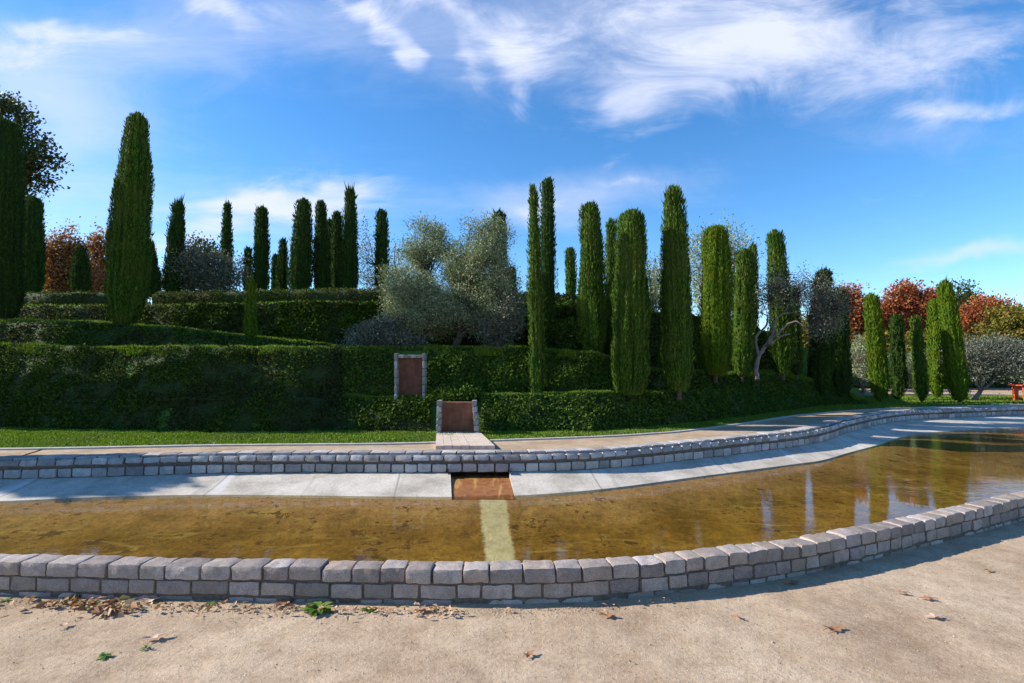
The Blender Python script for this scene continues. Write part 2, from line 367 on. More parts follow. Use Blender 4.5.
# ------------------------------------------------------------------ pond outline, in plan
nb = [at_z(x, y) for x, y in ((0,599),(100,602),(200,604),(300,606),(400,607.5),(500,608),(600,604.5),(700,594),(800,579),(860,566),(924,550),(975,537),(1024,523))]
nb = [tuple(p) for p in nb]
left = [(-16, 6.6, 0), (-11, 4.9, 0), (-7, 4.0, 0)]
right = [(6.6, 6.3, 0), (9.5, 8.1, 0), (14, 11.2, 0), (22, 14.5, 0), (34, 16, 0)]
NEAR = cat_rom(left+nb+right, 10)                   # outer foot of the near wall
fb = [tuple(at_z(x, y, .15)) for x, y in ((-60,459.5),(0,458.5),(100,456.5),(200,454),(300,453),(400,453),(500,452.5),(600,450),(700,441.5),(760,435.5),(800,431.2),(826,426.5),(850,419.5),(880,413.5),(905,410.3),(940,408.5),(974,407.4),(1024,406))]
FAR = cat_rom([(-17, 9.4, .15), (-13, 8.7, .15)]+fb+[(23, 20, .15), (30, 20, .15), (38, 19.5, .15)], 10)   # front top edge of the far wall
WZ = -.30; BED = -.44

# ------------------------------------------------------------------ block walls
def rbox(lx, ly, lz, r, amp, seed, nx=5, ny=3, nz=4):
    """rough, rounded stone block centred on the origin"""
    vs = []; fs = []; off = 0
    def face(ax, sgn, na, nb_):
        nonlocal off
        a = np.linspace(-1, 1, na+1); b = np.linspace(-1, 1, nb_+1); A, B = np.meshgrid(a, b, indexing='ij')
        p = np.zeros(A.shape+(3,)); o = [k for k in range(3) if k != ax]
        p[..., ax] = sgn; p[..., o[0]] = A; p[..., o[1]] = B
        idx = np.arange(A.size).reshape(A.shape)+off
        f = np.stack([idx[:-1, :-1], idx[1:, :-1], idx[1:, 1:], idx[:-1, 1:]], -1).reshape(-1, 4)
        if (sgn > 0) == (ax == 1): f = f[:, ::-1]
        vs.append(p.reshape(-1, 3)); fs.append(f); off += A.size
    for sgn in (-1, 1):
        face(0, sgn, ny, nz); face(1, sgn, nx, nz); face(2, sgn, nx, ny)
    v = np.concatenate(vs); half = np.array([lx, ly, lz])/2
    v = v*half; inner = np.maximum(half-r, half*.2); c = np.clip(v, -inner, inner); d = v-c
    ln = np.linalg.norm(d, axis=1, keepdims=True); mx = np.abs(d).max(1, keepdims=True)
    v = c+np.where(ln > 1e-6, d/(ln+1e-9)*mx, 0)
    for i, p in enumerate(v):
        q = Vector((p[0]*11+seed*3.1, p[1]*11+seed, p[2]*11-seed*2.3))
        w = noise.noise_vector(q)
        q2 = q*2.7; w2 = noise.noise_vector(q2)
        v[i] += (np.array(w)+np.array(w2)*.5)*amp
    return v, np.concatenate(fs)

def course(mb, line, z0, z1, depth, lens, r, amp, tilt=0.0, gap=.012, s0=0, s1=None, res=(5, 3, 4), skew=0.0):
    """stones laid along line (plan), front faces on the line, bodies behind it"""
    L = arclen(line); s1 = L[-1] if s1 is None else s1; s = s0; k = 0
    while s < s1:
        w = lens(s); mid = s+w/2
        p = interp_line(line, np.array([mid-.04, mid, mid+.04])); t = p[2]-p[0]; a = math.atan2(t[1], t[0])
        v, f = rbox(w-gap, depth*random.uniform(.97, 1.0), (z1-z0)-gap*random.uniform(.6, 1.3), r, amp, random.random()*100, *res)
        if tilt:
            cx, sx = math.cos(tilt), math.sin(tilt); v = np.stack([v[:, 0], v[:, 1]*cx-v[:, 2]*sx, v[:, 1]*sx+v[:, 2]*cx], 1)
        j = random.gauss(0, .004); rz = random.gauss(0, .012); ca, sa = math.cos(a+rz), math.sin(a+rz)
        yy = v[:, 1]+depth/2+j
        mb.add(np.stack([p[1][0]+v[:, 0]*ca-yy*sa, p[1][1]+v[:, 0]*sa+yy*ca, v[:, 2]+(z0+z1)/2+random.gauss(0, .0025)], 1), f)
        s += w; k += 1

Ln = arclen(NEAR)
def near_len(a, b): return lambda s: random.uniform(a, b)*(1.0 if s < 17 else .85)
wall = empty('stone_wall', tuple(NEAR[0]))
tag(wall, 'low rough granite block wall in the foreground curving along the near edge of the pond', 'wall', 'low granite walls round the pond')
TH = .17
mb = MB(); course(mb, NEAR, .150, .254, TH, near_len(.17, .255), .014, .0075, gap=.009, s0=6, res=(7, 5, 5)); parent_world(mb.build('coping', 'granite', smooth_=True), wall)
mb = MB(); course(mb, offset(NEAR, .014), .048, .149, TH-.02, near_len(.16, .26), .012, .007, gap=.010, s0=6.1, res=(7, 2, 5))
course(mb, offset(NEAR, .022), -.06, .047, TH-.03, near_len(.16, .27), .012, .007, gap=.010, s0=6.03, res=(6, 2, 4))
parent_world(mb.build('block_course', 'granite', smooth_=True), wall)
mb = MB()
a_, b_ = offset(NEAR, .028), offset(NEAR, TH-.02)
mb.grid(loft([setz(a_, -.3), setz(a_, .228), setz(b_, .228), setz(b_, -.62)])); parent_world(mb.build('mortar', 'mortar'), wall)
# crisp outer lip of the basin, seen as a pale line behind the coping
lip0, lip1 = offset(NEAR, TH+.004), offset(NEAR, TH+.05)
mb = MB(); mb.grid(loft([setz(lip0, .1), setz(lip0, .21), setz(lip1, .21), setz(lip1, -.6)])); parent_world(mb.build('basin_lip', 'apron'), wall)

fw = empty('stone_wall', tuple(FAR[0]))
tag(fw, 'long low pale granite block wall along the far side of the pond, below the green mound', 'wall', 'low granite walls round the pond')
# FAR is the front top edge; coping top .36 wide
lf = lambda s: random.uniform(.21, .29)
mb = MB(); course(mb, offset(FAR, .17), .03, .140, .29, lambda s: random.uniform(.26, .36), .02, .006, res=(4, 3, 2), gap=.012)
parent_world(mb.build('top_course', 'granite_far', smooth_=True), fw)
mb = MB(); course(mb, offset(FAR, -.02), -.02, .095, .21, lf, .024, .010, tilt=-.38, res=(5, 3, 3), gap=.013)
parent_world(mb.build('coping', 'granite_far', smooth_=True), fw)
mb = MB(); course(mb, offset(FAR, -.02), -.175, -.02, .25, lf, .022, .009, res=(5, 2, 3), gap=.014)
parent_world(mb.build('block_course', 'granite_far', smooth_=True), fw)
mb = MB(); a_, b_ = offset(FAR, .025), offset(FAR, .45)
mb.grid(loft([setz(a_, -.165), setz(a_, .07), setz(offset(FAR, .2), .09), setz(b_, .11), setz(b_, -.3), setz(a_, -.165)])); parent_world(mb.build('mortar', 'mortar'), fw)

# ------------------------------------------------------------------ aprons, bed, water
wl = [tuple(at_z(x, y, WZ)) for x, y in ((-60,503),(0,501.8),(100,497.5),(200,495.4),(300,496),(400,497.3),(500,497),(600,490),(700,477),(800,464),(824,460.5),(850,453),(880,445),(900,438),(924,433.5),(974,430),(1024,428))]
WL = cat_rom([(-17, 8.1, WZ), (-13, 7.7, WZ)]+wl+[(20, 16.6, WZ), (27, 17.0, WZ), (37, 17, WZ)], 10)
# resample both lines to equal stations by angle seen from a far-back pole, so the slope is ruled straight across
def by_x(L, xs): return np.stack([xs, np.interp(xs, L[:, 0], L[:, 1]), np.interp(xs, L[:, 0], L[:, 2])], 1)
CH0, CH1 = at_z(449.5, 474, -.17), at_z(509, 474, -.17)        # the outlet in the wall
CW0, CW1 = at_z(452, 497, WZ), at_z(515, 497, WZ)
def line_between(A, xa0, xa1, n): return by_x(A, np.linspace(xa0, xa1, n))
FB = offset(FAR, .02); FB[:, 2] = -.168
def apron(name, xt0, xt1, xw0, xw1, n):
    T = line_between(FB, xt0, xt1, n); W = line_between(WL, xw0, xw1, n)
    rows = []
    for t in np.linspace(0, 1.32, 12):
        te = min(t, 1)+max(0, t-1)*.35; z = -.168+(WZ+.168)*min(t, 1)-max(0, t-1)*.75; Q = T+(W-T)*te; Q[:, 2] = z-.02*math.sin(min(t, 1)*math.pi); rows.append(Q)
    G = loft(rows); s = arclen(T)
    uv = np.stack([np.broadcast_to(s, G.shape[:2]), np.broadcast_to(np.linspace(0, 1.32, 12)[:, None]*.78, G.shape[:2])], -1).reshape(-1, 2)
    m = MB(); m.grid(G, flip=True)
    # cut ends, down to the chute floor
    nb0 = m.n
    for k in (0, -1):
        e = G[:, k]; lo = e.copy(); lo[:, 2] -= .14; m.grid(loft([e, lo])); uv = np.concatenate([uv, np.full((24, 2), .3)])
    o = m.build(name, 'apron', uv=uv); return o
o = apron('pond_edge', FAR[0, 0], CH0[0], WL[0, 0], CW0[0], 80); tag(o, kind='structure')
o = apron('pond_edge', CH1[0], FAR[-1, 0], CW1[0], WL[-1, 0], 220); tag(o, kind='structure')
# chute floor, a little lower, running back under the wall
c0 = np.array([CH0[0]-.03, CH0[1]+1.3, -.27]); c1 = np.array([CH1[0]+.03, CH1[1]+1.3, -.27])
m = MB(); rows = []
for t in np.linspace(0, 1, 14):
    if t < .5:
        u = t/.5; a = c0*(1-u)+np.array([CH0[0]-.02, CH0[1]-.05, -.25])*u; b = c1*(1-u)+np.array([CH1[0]+.02, CH1[1]-.05, -.25])*u
    else:
        u = (t-.5)/.5; a = np.array([CH0[0]-.02, CH0[1]-.05, -.25])*(1-u)+np.array([CW0[0]+.01, CW0[1]-.03, -.325])*u; b = np.array([CH1[0]+.02, CH1[1]-.05, -.25])*(1-u)+np.array([CW1[0]-.01, CW1[1]-.03, -.325])*u
    rows.append(np.linspace(a, b, 16))
m.grid(loft(rows), flip=True); o = m.build('water_chute', 'chute', smooth_=True)
tag(o, 'rust orange water chute sloping from under the far wall into the pond', 'chute')
m = MB()                                            # closed sides and back of the channel under the wall
m.grid(loft([np.array([[CH0[0]-.03, CH0[1]+.03, z], [CH0[0]-.03, CH0[1]+1.3, z], [CH1[0]+.03, CH1[1]+1.3, z], [CH1[0]+.03, CH1[1]+.03, z]]) for z in (-.34, -.1)]))
tag(m.build('channel_side', 'concrete_dark'), kind='structure')

xs = np.linspace(-16, 33, 260)
nin = by_x(offset(NEAR, TH+.03), xs); fin = by_x(offset(WL, .35), xs)
rows = []; tt = np.linspace(0, 1, 24)
for t in tt: k_ = min(max((t-.60)/.26, 0), 1); Q = nin*(1-t)+fin*t; Q[:, 2] = BED+(WZ-.03-BED)*k_*k_*(3-2*k_); rows.append(Q)
G = loft(rows); uv = np.stack([np.broadcast_to(xs, G.shape[:2]), np.broadcast_to(tt[:, None], G.shape[:2])], -1).reshape(-1, 2)
f = fbm(G.reshape(-1, 3), .8, 3).reshape(G.shape[:2]); G[..., 2] += f*.02*(1-.6*np.linspace(0, 1, 24)[:, None])
tag(MB().grid(G, flip=True).build('pond_bed', 'bed', smooth_=True, uv=uv), kind='structure')
rows = []
for t in np.linspace(0, 1, 4): Q = nin*(1-t)+by_x(offset(WL, .12), xs)*t; Q[:, 2] = WZ; rows.append(Q)
tag(MB().grid(loft(rows)).build('pond_water', 'water'), kind='structure')
# ------------------------------------------------------------------ ground
def ground_near():
    P = offset(NEAR, .05); xs_ = P[:, 0]; fr = np.concatenate([[0, .04, .1, .2], np.linspace(.32, 1, 10)])
    rows = []
    for t in fr:
        Q = P.copy(); Q[:, 1] = P[:, 1]*(1-t)+(-40)*t; Q[:, 0] = P[:, 0]*(1+t*3); rows.append(Q)
    G = loft(rows); return G
tag(MB().grid(ground_near()).build('ground', 'gravel'), kind='structure')
# finer, gently uneven foreground sheet
xs2 = np.linspace(-7, 9, 260); top = by_x(offset(NEAR, .04), xs2); rows = []
for t in np.linspace(0, 1, 90):
    Q = top.copy(); Q[:, 1] = top[:, 1]*(1-t)+.6*t; rows.append(Q)
G = loft(rows); f = fbm(G.reshape(-1, 3), 2.3, 5).reshape(G.shape[:2]); ed = np.linspace(0, 1, 90)[:, None]
G[..., 2] = .010+f*.007+.006*np.exp(-ed*28)
tag(MB().grid(G).build('sandy_path', 'gravel', smooth_=True), kind='structure')
bk = offset(FAR, .44)
rows = []
for t in np.concatenate([[0, .0012], np.geomspace(.01, 1, 14)]):
    Q = bk.copy(); Q[:, 1] = bk[:, 1]+t*500; Q[:, 0] = bk[:, 0]*(1+t*22); Q[:, 2] = .10*max(0, 1-t*900); rows.append(Q)
tag(MB().grid(loft(rows), flip=True).build('ground', 'gravel'), kind='structure')
tag(MB().add([(-900, -300, -.9), (900, -300, -.9), (900, 900, -.9), (-900, 900, -.9)], [[0, 1, 2, 3]]).build('earth', 'gravel'), kind='structure')

# lawn edge
le = [tuple(at_z(x, y)) for x, y in ((-120,449.5),(0,449.5),(100,448),(200,446),(300,445),(400,444),(500,440.6),(600,437),(650,434),(680,431.6),(730,425.5),(760,421),(790,416.5),(830,412.5),(866,410),(900,408.4),(960,406.6),(1024,405))]
LE = cat_rom([(-20, 11.4, 0)]+le+[(26, 21.5, 0), (34, 21.5, 0)], 10)
LEx = np.linspace(-20, 34, 300); LE = by_x(LE, LEx)
def lawn_back(x):    # the lawn runs under the mound; on the right it ends at a gravel path
    return np.where(x < 13, 30, 27.6)
rows = []
for t in np.linspace(0, 1, 18):
    Q = LE.copy(); Q[:, 1] = LE[:, 1]*(1-t)+lawn_back(LEx)*t; Q[:, 2] = .018+.02*math.sin(min(t*6, math.pi/2)); rows.append(Q)
LAWN = loft(rows); tag(MB().grid(LAWN, flip=True).build('lawn', 'turf'), kind='structure')
m = MB(); a_ = offset(LE, -.11); m.grid(loft([setz(a_, -.02), setz(a_, .030), setz(LE, .034), setz(LE, -.02)]), flip=False)
o = m.build('stone_edging', 'kerb'); tag(o, 'thin pale stone edging strip between the lawn and the gravel path', 'edging')

# ------------------------------------------------------------------ the mound
px = [-400,-150,0,50,100,150,200,250,300,350,400,450,500,550,600,650,700,750,800,840]
y1 = [436,433,430,431,431,432.5,434,433.5,433.5,433,433,433,433,432.5,432,428,423,416.5,410,405.5]
D1 = [864/(y-365) for y in y1]
y2 = [400,402,403,404,404,403,402,401,400,399,400,400,398,397,396,395,394,397,398,399]
w23= [.02,.02,.02,.02,.02,.02,.02,.02,.10,.4,.62,.66,.66,.66,.66,.6,.5,.3,.15,.1]
y4 = [338,342,346,348,350,350,350,350,350,350,350,350,351,353,357,374,376,376,379,389]
d4 = [1.35]*9+[1.6]+[1.9]*5+[1.9,1.8,1.6,1.4,1.0]
w45= [.15,.15,.15,.2,.6,.9,1.0,1.1,1.2,1.4,1.4,1.4,1.4,1.4,1.4,1.5,1.5,1.5,1.2,.8]
y6 = [312,319,323,324,325.5,329,334,340,345,None,None,None,None,None,None,None,None,None,None,None]
y8 = [296,304,307,307,307,306.5,306,304.5,303.5,303.5,304,304,304,305,308,312,317,327,345,372]
def P3(p): return np.array(p, float)
L = {k: [] for k in range(1, 12)}
for i, x in enumerate(px):
    d = D1[i]; p1 = P3(at_z(x, y1[i]))
    p2 = P3(at_Y(x, y2[i], d+(.42 if x < 330 else .85))); p3 = P3(at_Y(x, HOR, d+(.42 if x < 330 else .85)+w23[i])); p3[2] = p2[2]+.04
    p4 = P3(at_Y(x, y4[i], d+d4[i]+ (.15 if w23[i] > .35 else -.1)))
    p5 = P3(at_Y(x, HOR, p4[1]+w45[i])); p5[2] = p4[2]+.06
    if y6[i]: p6 = P3(at_Y(x, y6[i], p5[1]+.55))
    else: p6 = P3(at_Y(x, HOR, p5[1]+.4)); p6[2] = p5[2]+.03
    p7 = P3(at_Y(x, HOR, p6[1]+(1.3 if y6[i] else .75))); p7[2] = p6[2]+(.16 if y6[i] else .05)
    p8 = P3(at_Y(x, y8[i], p7[1]+.35)); p8[2] = max(p8[2], p7[2]+.02)
    p9 = P3(at_Y(x, HOR, p8[1]+1.3)); p9[2] = p8[2]+.04
    p10 = P3(at_Y(x, HOR, max(29.5, p9[1]+3))); p10[2] = p9[2]+.1
    p11 = P3(at_Y(x, HOR, 40)); p11[2] = -.1
    for k, p in zip(range(1, 12), (p1, p2, p3, p4, p5, p6, p7, p8, p9, p10, p11)): L[k].append(p)
for k in L:                                       # right-hand toe of the mound
    a = L[k][-1]; e1 = a.copy(); e1[0] = (848-512)*a[1]/F+.1; e1[2] = a[2]*.35; e2 = e1.copy(); e2[0] += .9; e2[2] = -.08
    L[k] += [e1, e2]; L[k] = cat_rom(L[k], 8)
def subdiv(a, b, n, bulge=0.0):
    out = []
    for t in np.linspace(0, 1, n, endpoint=False):
        Q = a*(1-t)+b*t; Q = Q.copy()
        if bulge: Q[:, 1] -= bulge*math.sin(math.pi*t); Q[:, 2] += bulge*.6*math.sin(math.pi*t)
        out.append(Q)
    return out
rows = subdiv(L[1], L[2], 5, .06)+subdiv(L[2], L[3], 4)+subdiv(L[3], L[4], 6, .06)+subdiv(L[4], L[5], 5)+subdiv(L[5], L[6], 3)+subdiv(L[6], L[7], 3)+subdiv(L[7], L[8], 5)+subdiv(L[8], L[9], 4)+subdiv(L[9], L[10], 5)+subdiv(L[10], L[11], 5)+[L[11]]
G = crinkle(loft(rows), .03, .9)
MOUND = G
tag(MB().grid(G, flip=True).build('mound_terrain', 'turf', smooth_=True), kind='structure')

# ------------------------------------------------------------------ leafy covers
def leafy(name, G, n, mat, size=(.05, .09), lift=.05, depth=.10, core='core', amp=.06, seed=0, up=.3, smooth_core=True):
    """a leaf-covered body: dark twiggy core sheet, leaves spread through the outer centimetres"""
    root = None
    G = crinkle(crinkle(G, amp*1.3, .55, seed+9), amp, 1.8, seed)
    P, Nn = sample_grid(G, n)
    c = (0, 0, 0); 
    flip = np.sign((Nn*np.array([0, -1, .6])).sum(1))[:, None]; Nn = Nn*np.where(flip == 0, 1, flip)
    P = P+Nn*(lift-depth+rng.random((n, 1))**.6*depth*1.4)
    f = fbm(P, 2.6, 2, seed+5); keep = rng.random(n) < np.clip(.72+f*1.5, .12, 1); P = P[keep]; Nn = Nn[keep]; n = len(P)
    D = unit(rng.normal(size=(n, 3))*.9+np.array([0, 0, -.2])+Nn*.45); F_ = unit(Nn+rng.normal(size=(n, 3))*.55+np.array([0, 0, up]))
    sz = rng.uniform(size[0], size[1], n)
    mb = MB(); leaves(mb, P, D, F_, sz, sz*.75, .1)
    o = mb.build(name, mat)
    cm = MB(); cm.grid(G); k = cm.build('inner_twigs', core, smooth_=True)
    return o, k
def leafy_thing(name, label, cat, group, G, n, mat, **kw):
    r = empty(name, tuple(G.reshape(-1, 3).mean(0)*np.array([1, 1, 0])))
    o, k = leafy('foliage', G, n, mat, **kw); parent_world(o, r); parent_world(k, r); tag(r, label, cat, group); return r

def seg(line, pa, pb):
    """portion of a control line by pixel-column range of the station table"""
    ia = int(np.interp(pa, px, range(len(px)))*8); ib = len(line)-1 if pb > 900 else int(round(np.interp(pb, px, range(len(px)))*8)); return line[ia:ib+1]
GB = 'ivy banks of the terraced mound'
rg = lambda lo, hi, n, pa, pb, b=.05: loft([q for q in subdiv(seg(L[lo], pa, pb), seg(L[hi], pa, pb), n, b)]+[seg(L[hi], pa, pb)])
def up(Gr, d=.10): Q = Gr.copy(); Q[..., 1] -= d; Q[..., 2] += d*.4; return Q
# left bank: two bands, continuous slope
def multi(idx, pa, pb, n=5):
    out = []
    for a, b in zip(idx[:-1], idx[1:]): out += subdiv(seg(L[a], pa, pb), seg(L[b], pa, pb), n if b-a else 1, .03)
    out.append(seg(L[idx[-1]], pa, pb)); return loft(out)
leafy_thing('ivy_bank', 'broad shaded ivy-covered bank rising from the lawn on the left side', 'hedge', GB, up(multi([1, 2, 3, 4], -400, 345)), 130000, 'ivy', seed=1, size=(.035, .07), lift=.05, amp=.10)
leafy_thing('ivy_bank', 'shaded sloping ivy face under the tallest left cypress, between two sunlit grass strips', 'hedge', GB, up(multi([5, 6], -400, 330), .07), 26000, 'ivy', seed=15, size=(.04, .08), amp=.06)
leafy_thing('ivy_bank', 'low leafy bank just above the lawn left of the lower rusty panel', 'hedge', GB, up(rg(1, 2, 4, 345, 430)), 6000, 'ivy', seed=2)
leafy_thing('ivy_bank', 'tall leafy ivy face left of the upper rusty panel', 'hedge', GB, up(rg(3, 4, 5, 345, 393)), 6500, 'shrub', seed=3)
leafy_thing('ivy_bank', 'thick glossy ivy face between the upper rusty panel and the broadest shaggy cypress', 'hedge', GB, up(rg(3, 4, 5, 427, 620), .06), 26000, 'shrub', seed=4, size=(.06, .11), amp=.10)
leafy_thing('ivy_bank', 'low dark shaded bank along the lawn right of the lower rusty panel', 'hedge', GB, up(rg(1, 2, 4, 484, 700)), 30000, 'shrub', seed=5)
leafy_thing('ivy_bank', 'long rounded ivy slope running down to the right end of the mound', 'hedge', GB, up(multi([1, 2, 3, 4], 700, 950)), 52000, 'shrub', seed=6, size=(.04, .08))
leafy_thing('ivy_bank', 'short shaded bank under the bright conical cypress, right of the middle', 'hedge', GB, up(rg(3, 4, 4, 620, 700)), 7000, 'ivy', seed=7)
leafy_thing('ivy_bank', 'upper clipped hedge face on the left with a sunlit level top', 'hedge', GB, up(multi([7, 8], -400, 180), .05), 15000, 'hedge', seed=8)
leafy_thing('ivy_bank', 'upper leafy terrace face behind the small pencil cypress', 'hedge', GB, up(multi([7, 8], 180, 420, 8), .05), 24000, 'ivy', seed=9, amp=.12, size=(.06, .12))
leafy_thing('ivy_bank', 'upper terrace hedge behind the olive trees in the middle', 'hedge', GB, up(multi([7, 8], 420, 600), .05), 14000, 'ivy', seed=10, amp=.12)
leafy_thing('ivy_bank', 'upper dark hedge behind the cypresses right of the middle', 'hedge', GB, up(multi([7, 8], 600, 800), .05), 16000, 'ivy', seed=11, size=(.07, .12))

def hedge(label, pa, pb, w, h, n, mat, seed, dz=0):
    b = seg(L[9], pa, pb).copy(); T = []
    prof = [(0, 0), (-.03, .35), (0, .75), (.08, .95), (.3, 1.04), (.7, 1.04), (.92, .95), (1, .7), (1, 0)]
    for u, v in prof:
        Q = b.copy(); Q[:, 1] += u*w; Q[:, 2] += v*h+dz-.05; T.append(Q)
    G = loft(T)
    r = empty('clipped_hedge', tuple(b[len(b)//2])); o, k = leafy('foliage', G, n, mat, seed=seed, lift=.03, depth=.06, amp=.07, size=(.05, .085))
    parent_world(o, r); parent_world(k, r); tag(r, label, 'hedge', 'clipped hedges along the top of the mound')
hedge('dark clipped hedge on the hilltop left of the tallest cypress', -300, 118, .7, .62, 15000, 'hedge', 21)
hedge('long clipped hedge on the hilltop under the row of dark cypresses', 150, 440, .7, .62, 17000, 'hedge', 22)
hedge('short clipped hedge on the hilltop behind the middle cypresses', 440, 610, .7, .5, 9000, 'hedge', 23)

# grass
def grass(name, G, n, h=(.03, .07), mat='grass', patchy=None):
    P, Nn = sample_grid(G, n); f = fbm(P, 1.7, 2)
    if patchy is not None: k_ = f+rng.normal(size=n)*.12 > patchy; P = P[k_]; f = f[k_]; n = len(P)
    hh = rng.uniform(h[0], h[1], n)*(1+f*.8)
    P[:, 2] -= .004
    D = unit(np.array([0, 0, 1.0])+rng.normal(size=(n, 3))*.38); Fc = rng.normal(size=(n, 3)); Fc[:, 2] *= .2
    S = unit(np.cross(D, Fc)); W = (.010+rng.random(n)*.012)[:, None]
    v = np.stack([P-S*W, P+S*W, P+D*hh[:, None]], 1); mb = MB(); mb.add(v.reshape(-1, 3), np.arange(n*3).reshape(n, 3))
    return tag(mb.build(name, mat), kind='stuff')
msk = (LEx > -14) & (LEx < 9); lawn_front = LAWN[:5][:, msk]
for (pa, pb, n, lab) in ((-400, 345, 18000, 'grass hanging over the top edge of the left ivy bank'), (427, 620, 9000, 'grass hanging over the ivy face in the middle'), (345, 393, 1500, 'grass above the short ivy face beside the upper rusty panel'), (700, 950, 9000, 'grass along the rounded top of the right ivy slope')):
    a_, b_ = seg(L[3], pa, pb), seg(L[4], pa, pb); G = up(loft([a_*(1-t)+b_*t for t in (.84, .92, 1.0)]), .13)
    o = grass('grass', G, n, (.05, .11), patchy=0.0); tag(o, lab, 'grass')
# the lit front lawn strip
Q0 = LE[(LEx > -14) & (LEx < 12)]; Q1 = Q0.copy(); Q1[:, 1] = np.interp(Q0[:, 0], L[1][:, 0], L[1][:, 1])+.1; Q1[:, 2] = .03
o = grass('grass', loft([Q0*(1-t)+Q1*t for t in np.linspace(0, 1, 5)])+np.array([0, 0, .02]), 75000, (.03, .06)); tag(o, 'short green grass of the lawn strip at the foot of the mound', 'grass')
Q0 = LE[(LEx >= 11) & (LEx < 30)]; Q1 = Q0.copy(); Q1[:, 1] = 27.5
o = grass('grass', loft([Q0*(1-t)+Q1*t for t in np.linspace(0, 1, 5)])+np.array([0, 0, .03]), 30000, (.05, .09)); tag(o, 'short green grass under the cypresses on the right', 'grass')
for (a, b, pa, pb, n, lab) in ((6, 7, -400, 600, 50000, 'grass on the strip below the upper hedge faces of the mound'), (4, 5, 420, 640, 24000, 'grass on the first wide terrace of the mound'), (2, 3, 330, 730, 24000, 'grass on the narrow lowest terrace of the mound'),
                          (4, 5, -400, 420, 40000, 'grass on the middle slope of the mound'), (8, 9, -200, 600, 26000, 'grass on the upper terrace edge of the mound'), (4, 7, 640, 950, 30000, 'grass on the terrace at the right end of the mound')):
    o = grass('grass', rg(a, b, 3, pa, pb, 0)+np.array([0, 0, .02]), n, (.05, .10)); tag(o, lab, 'grass')

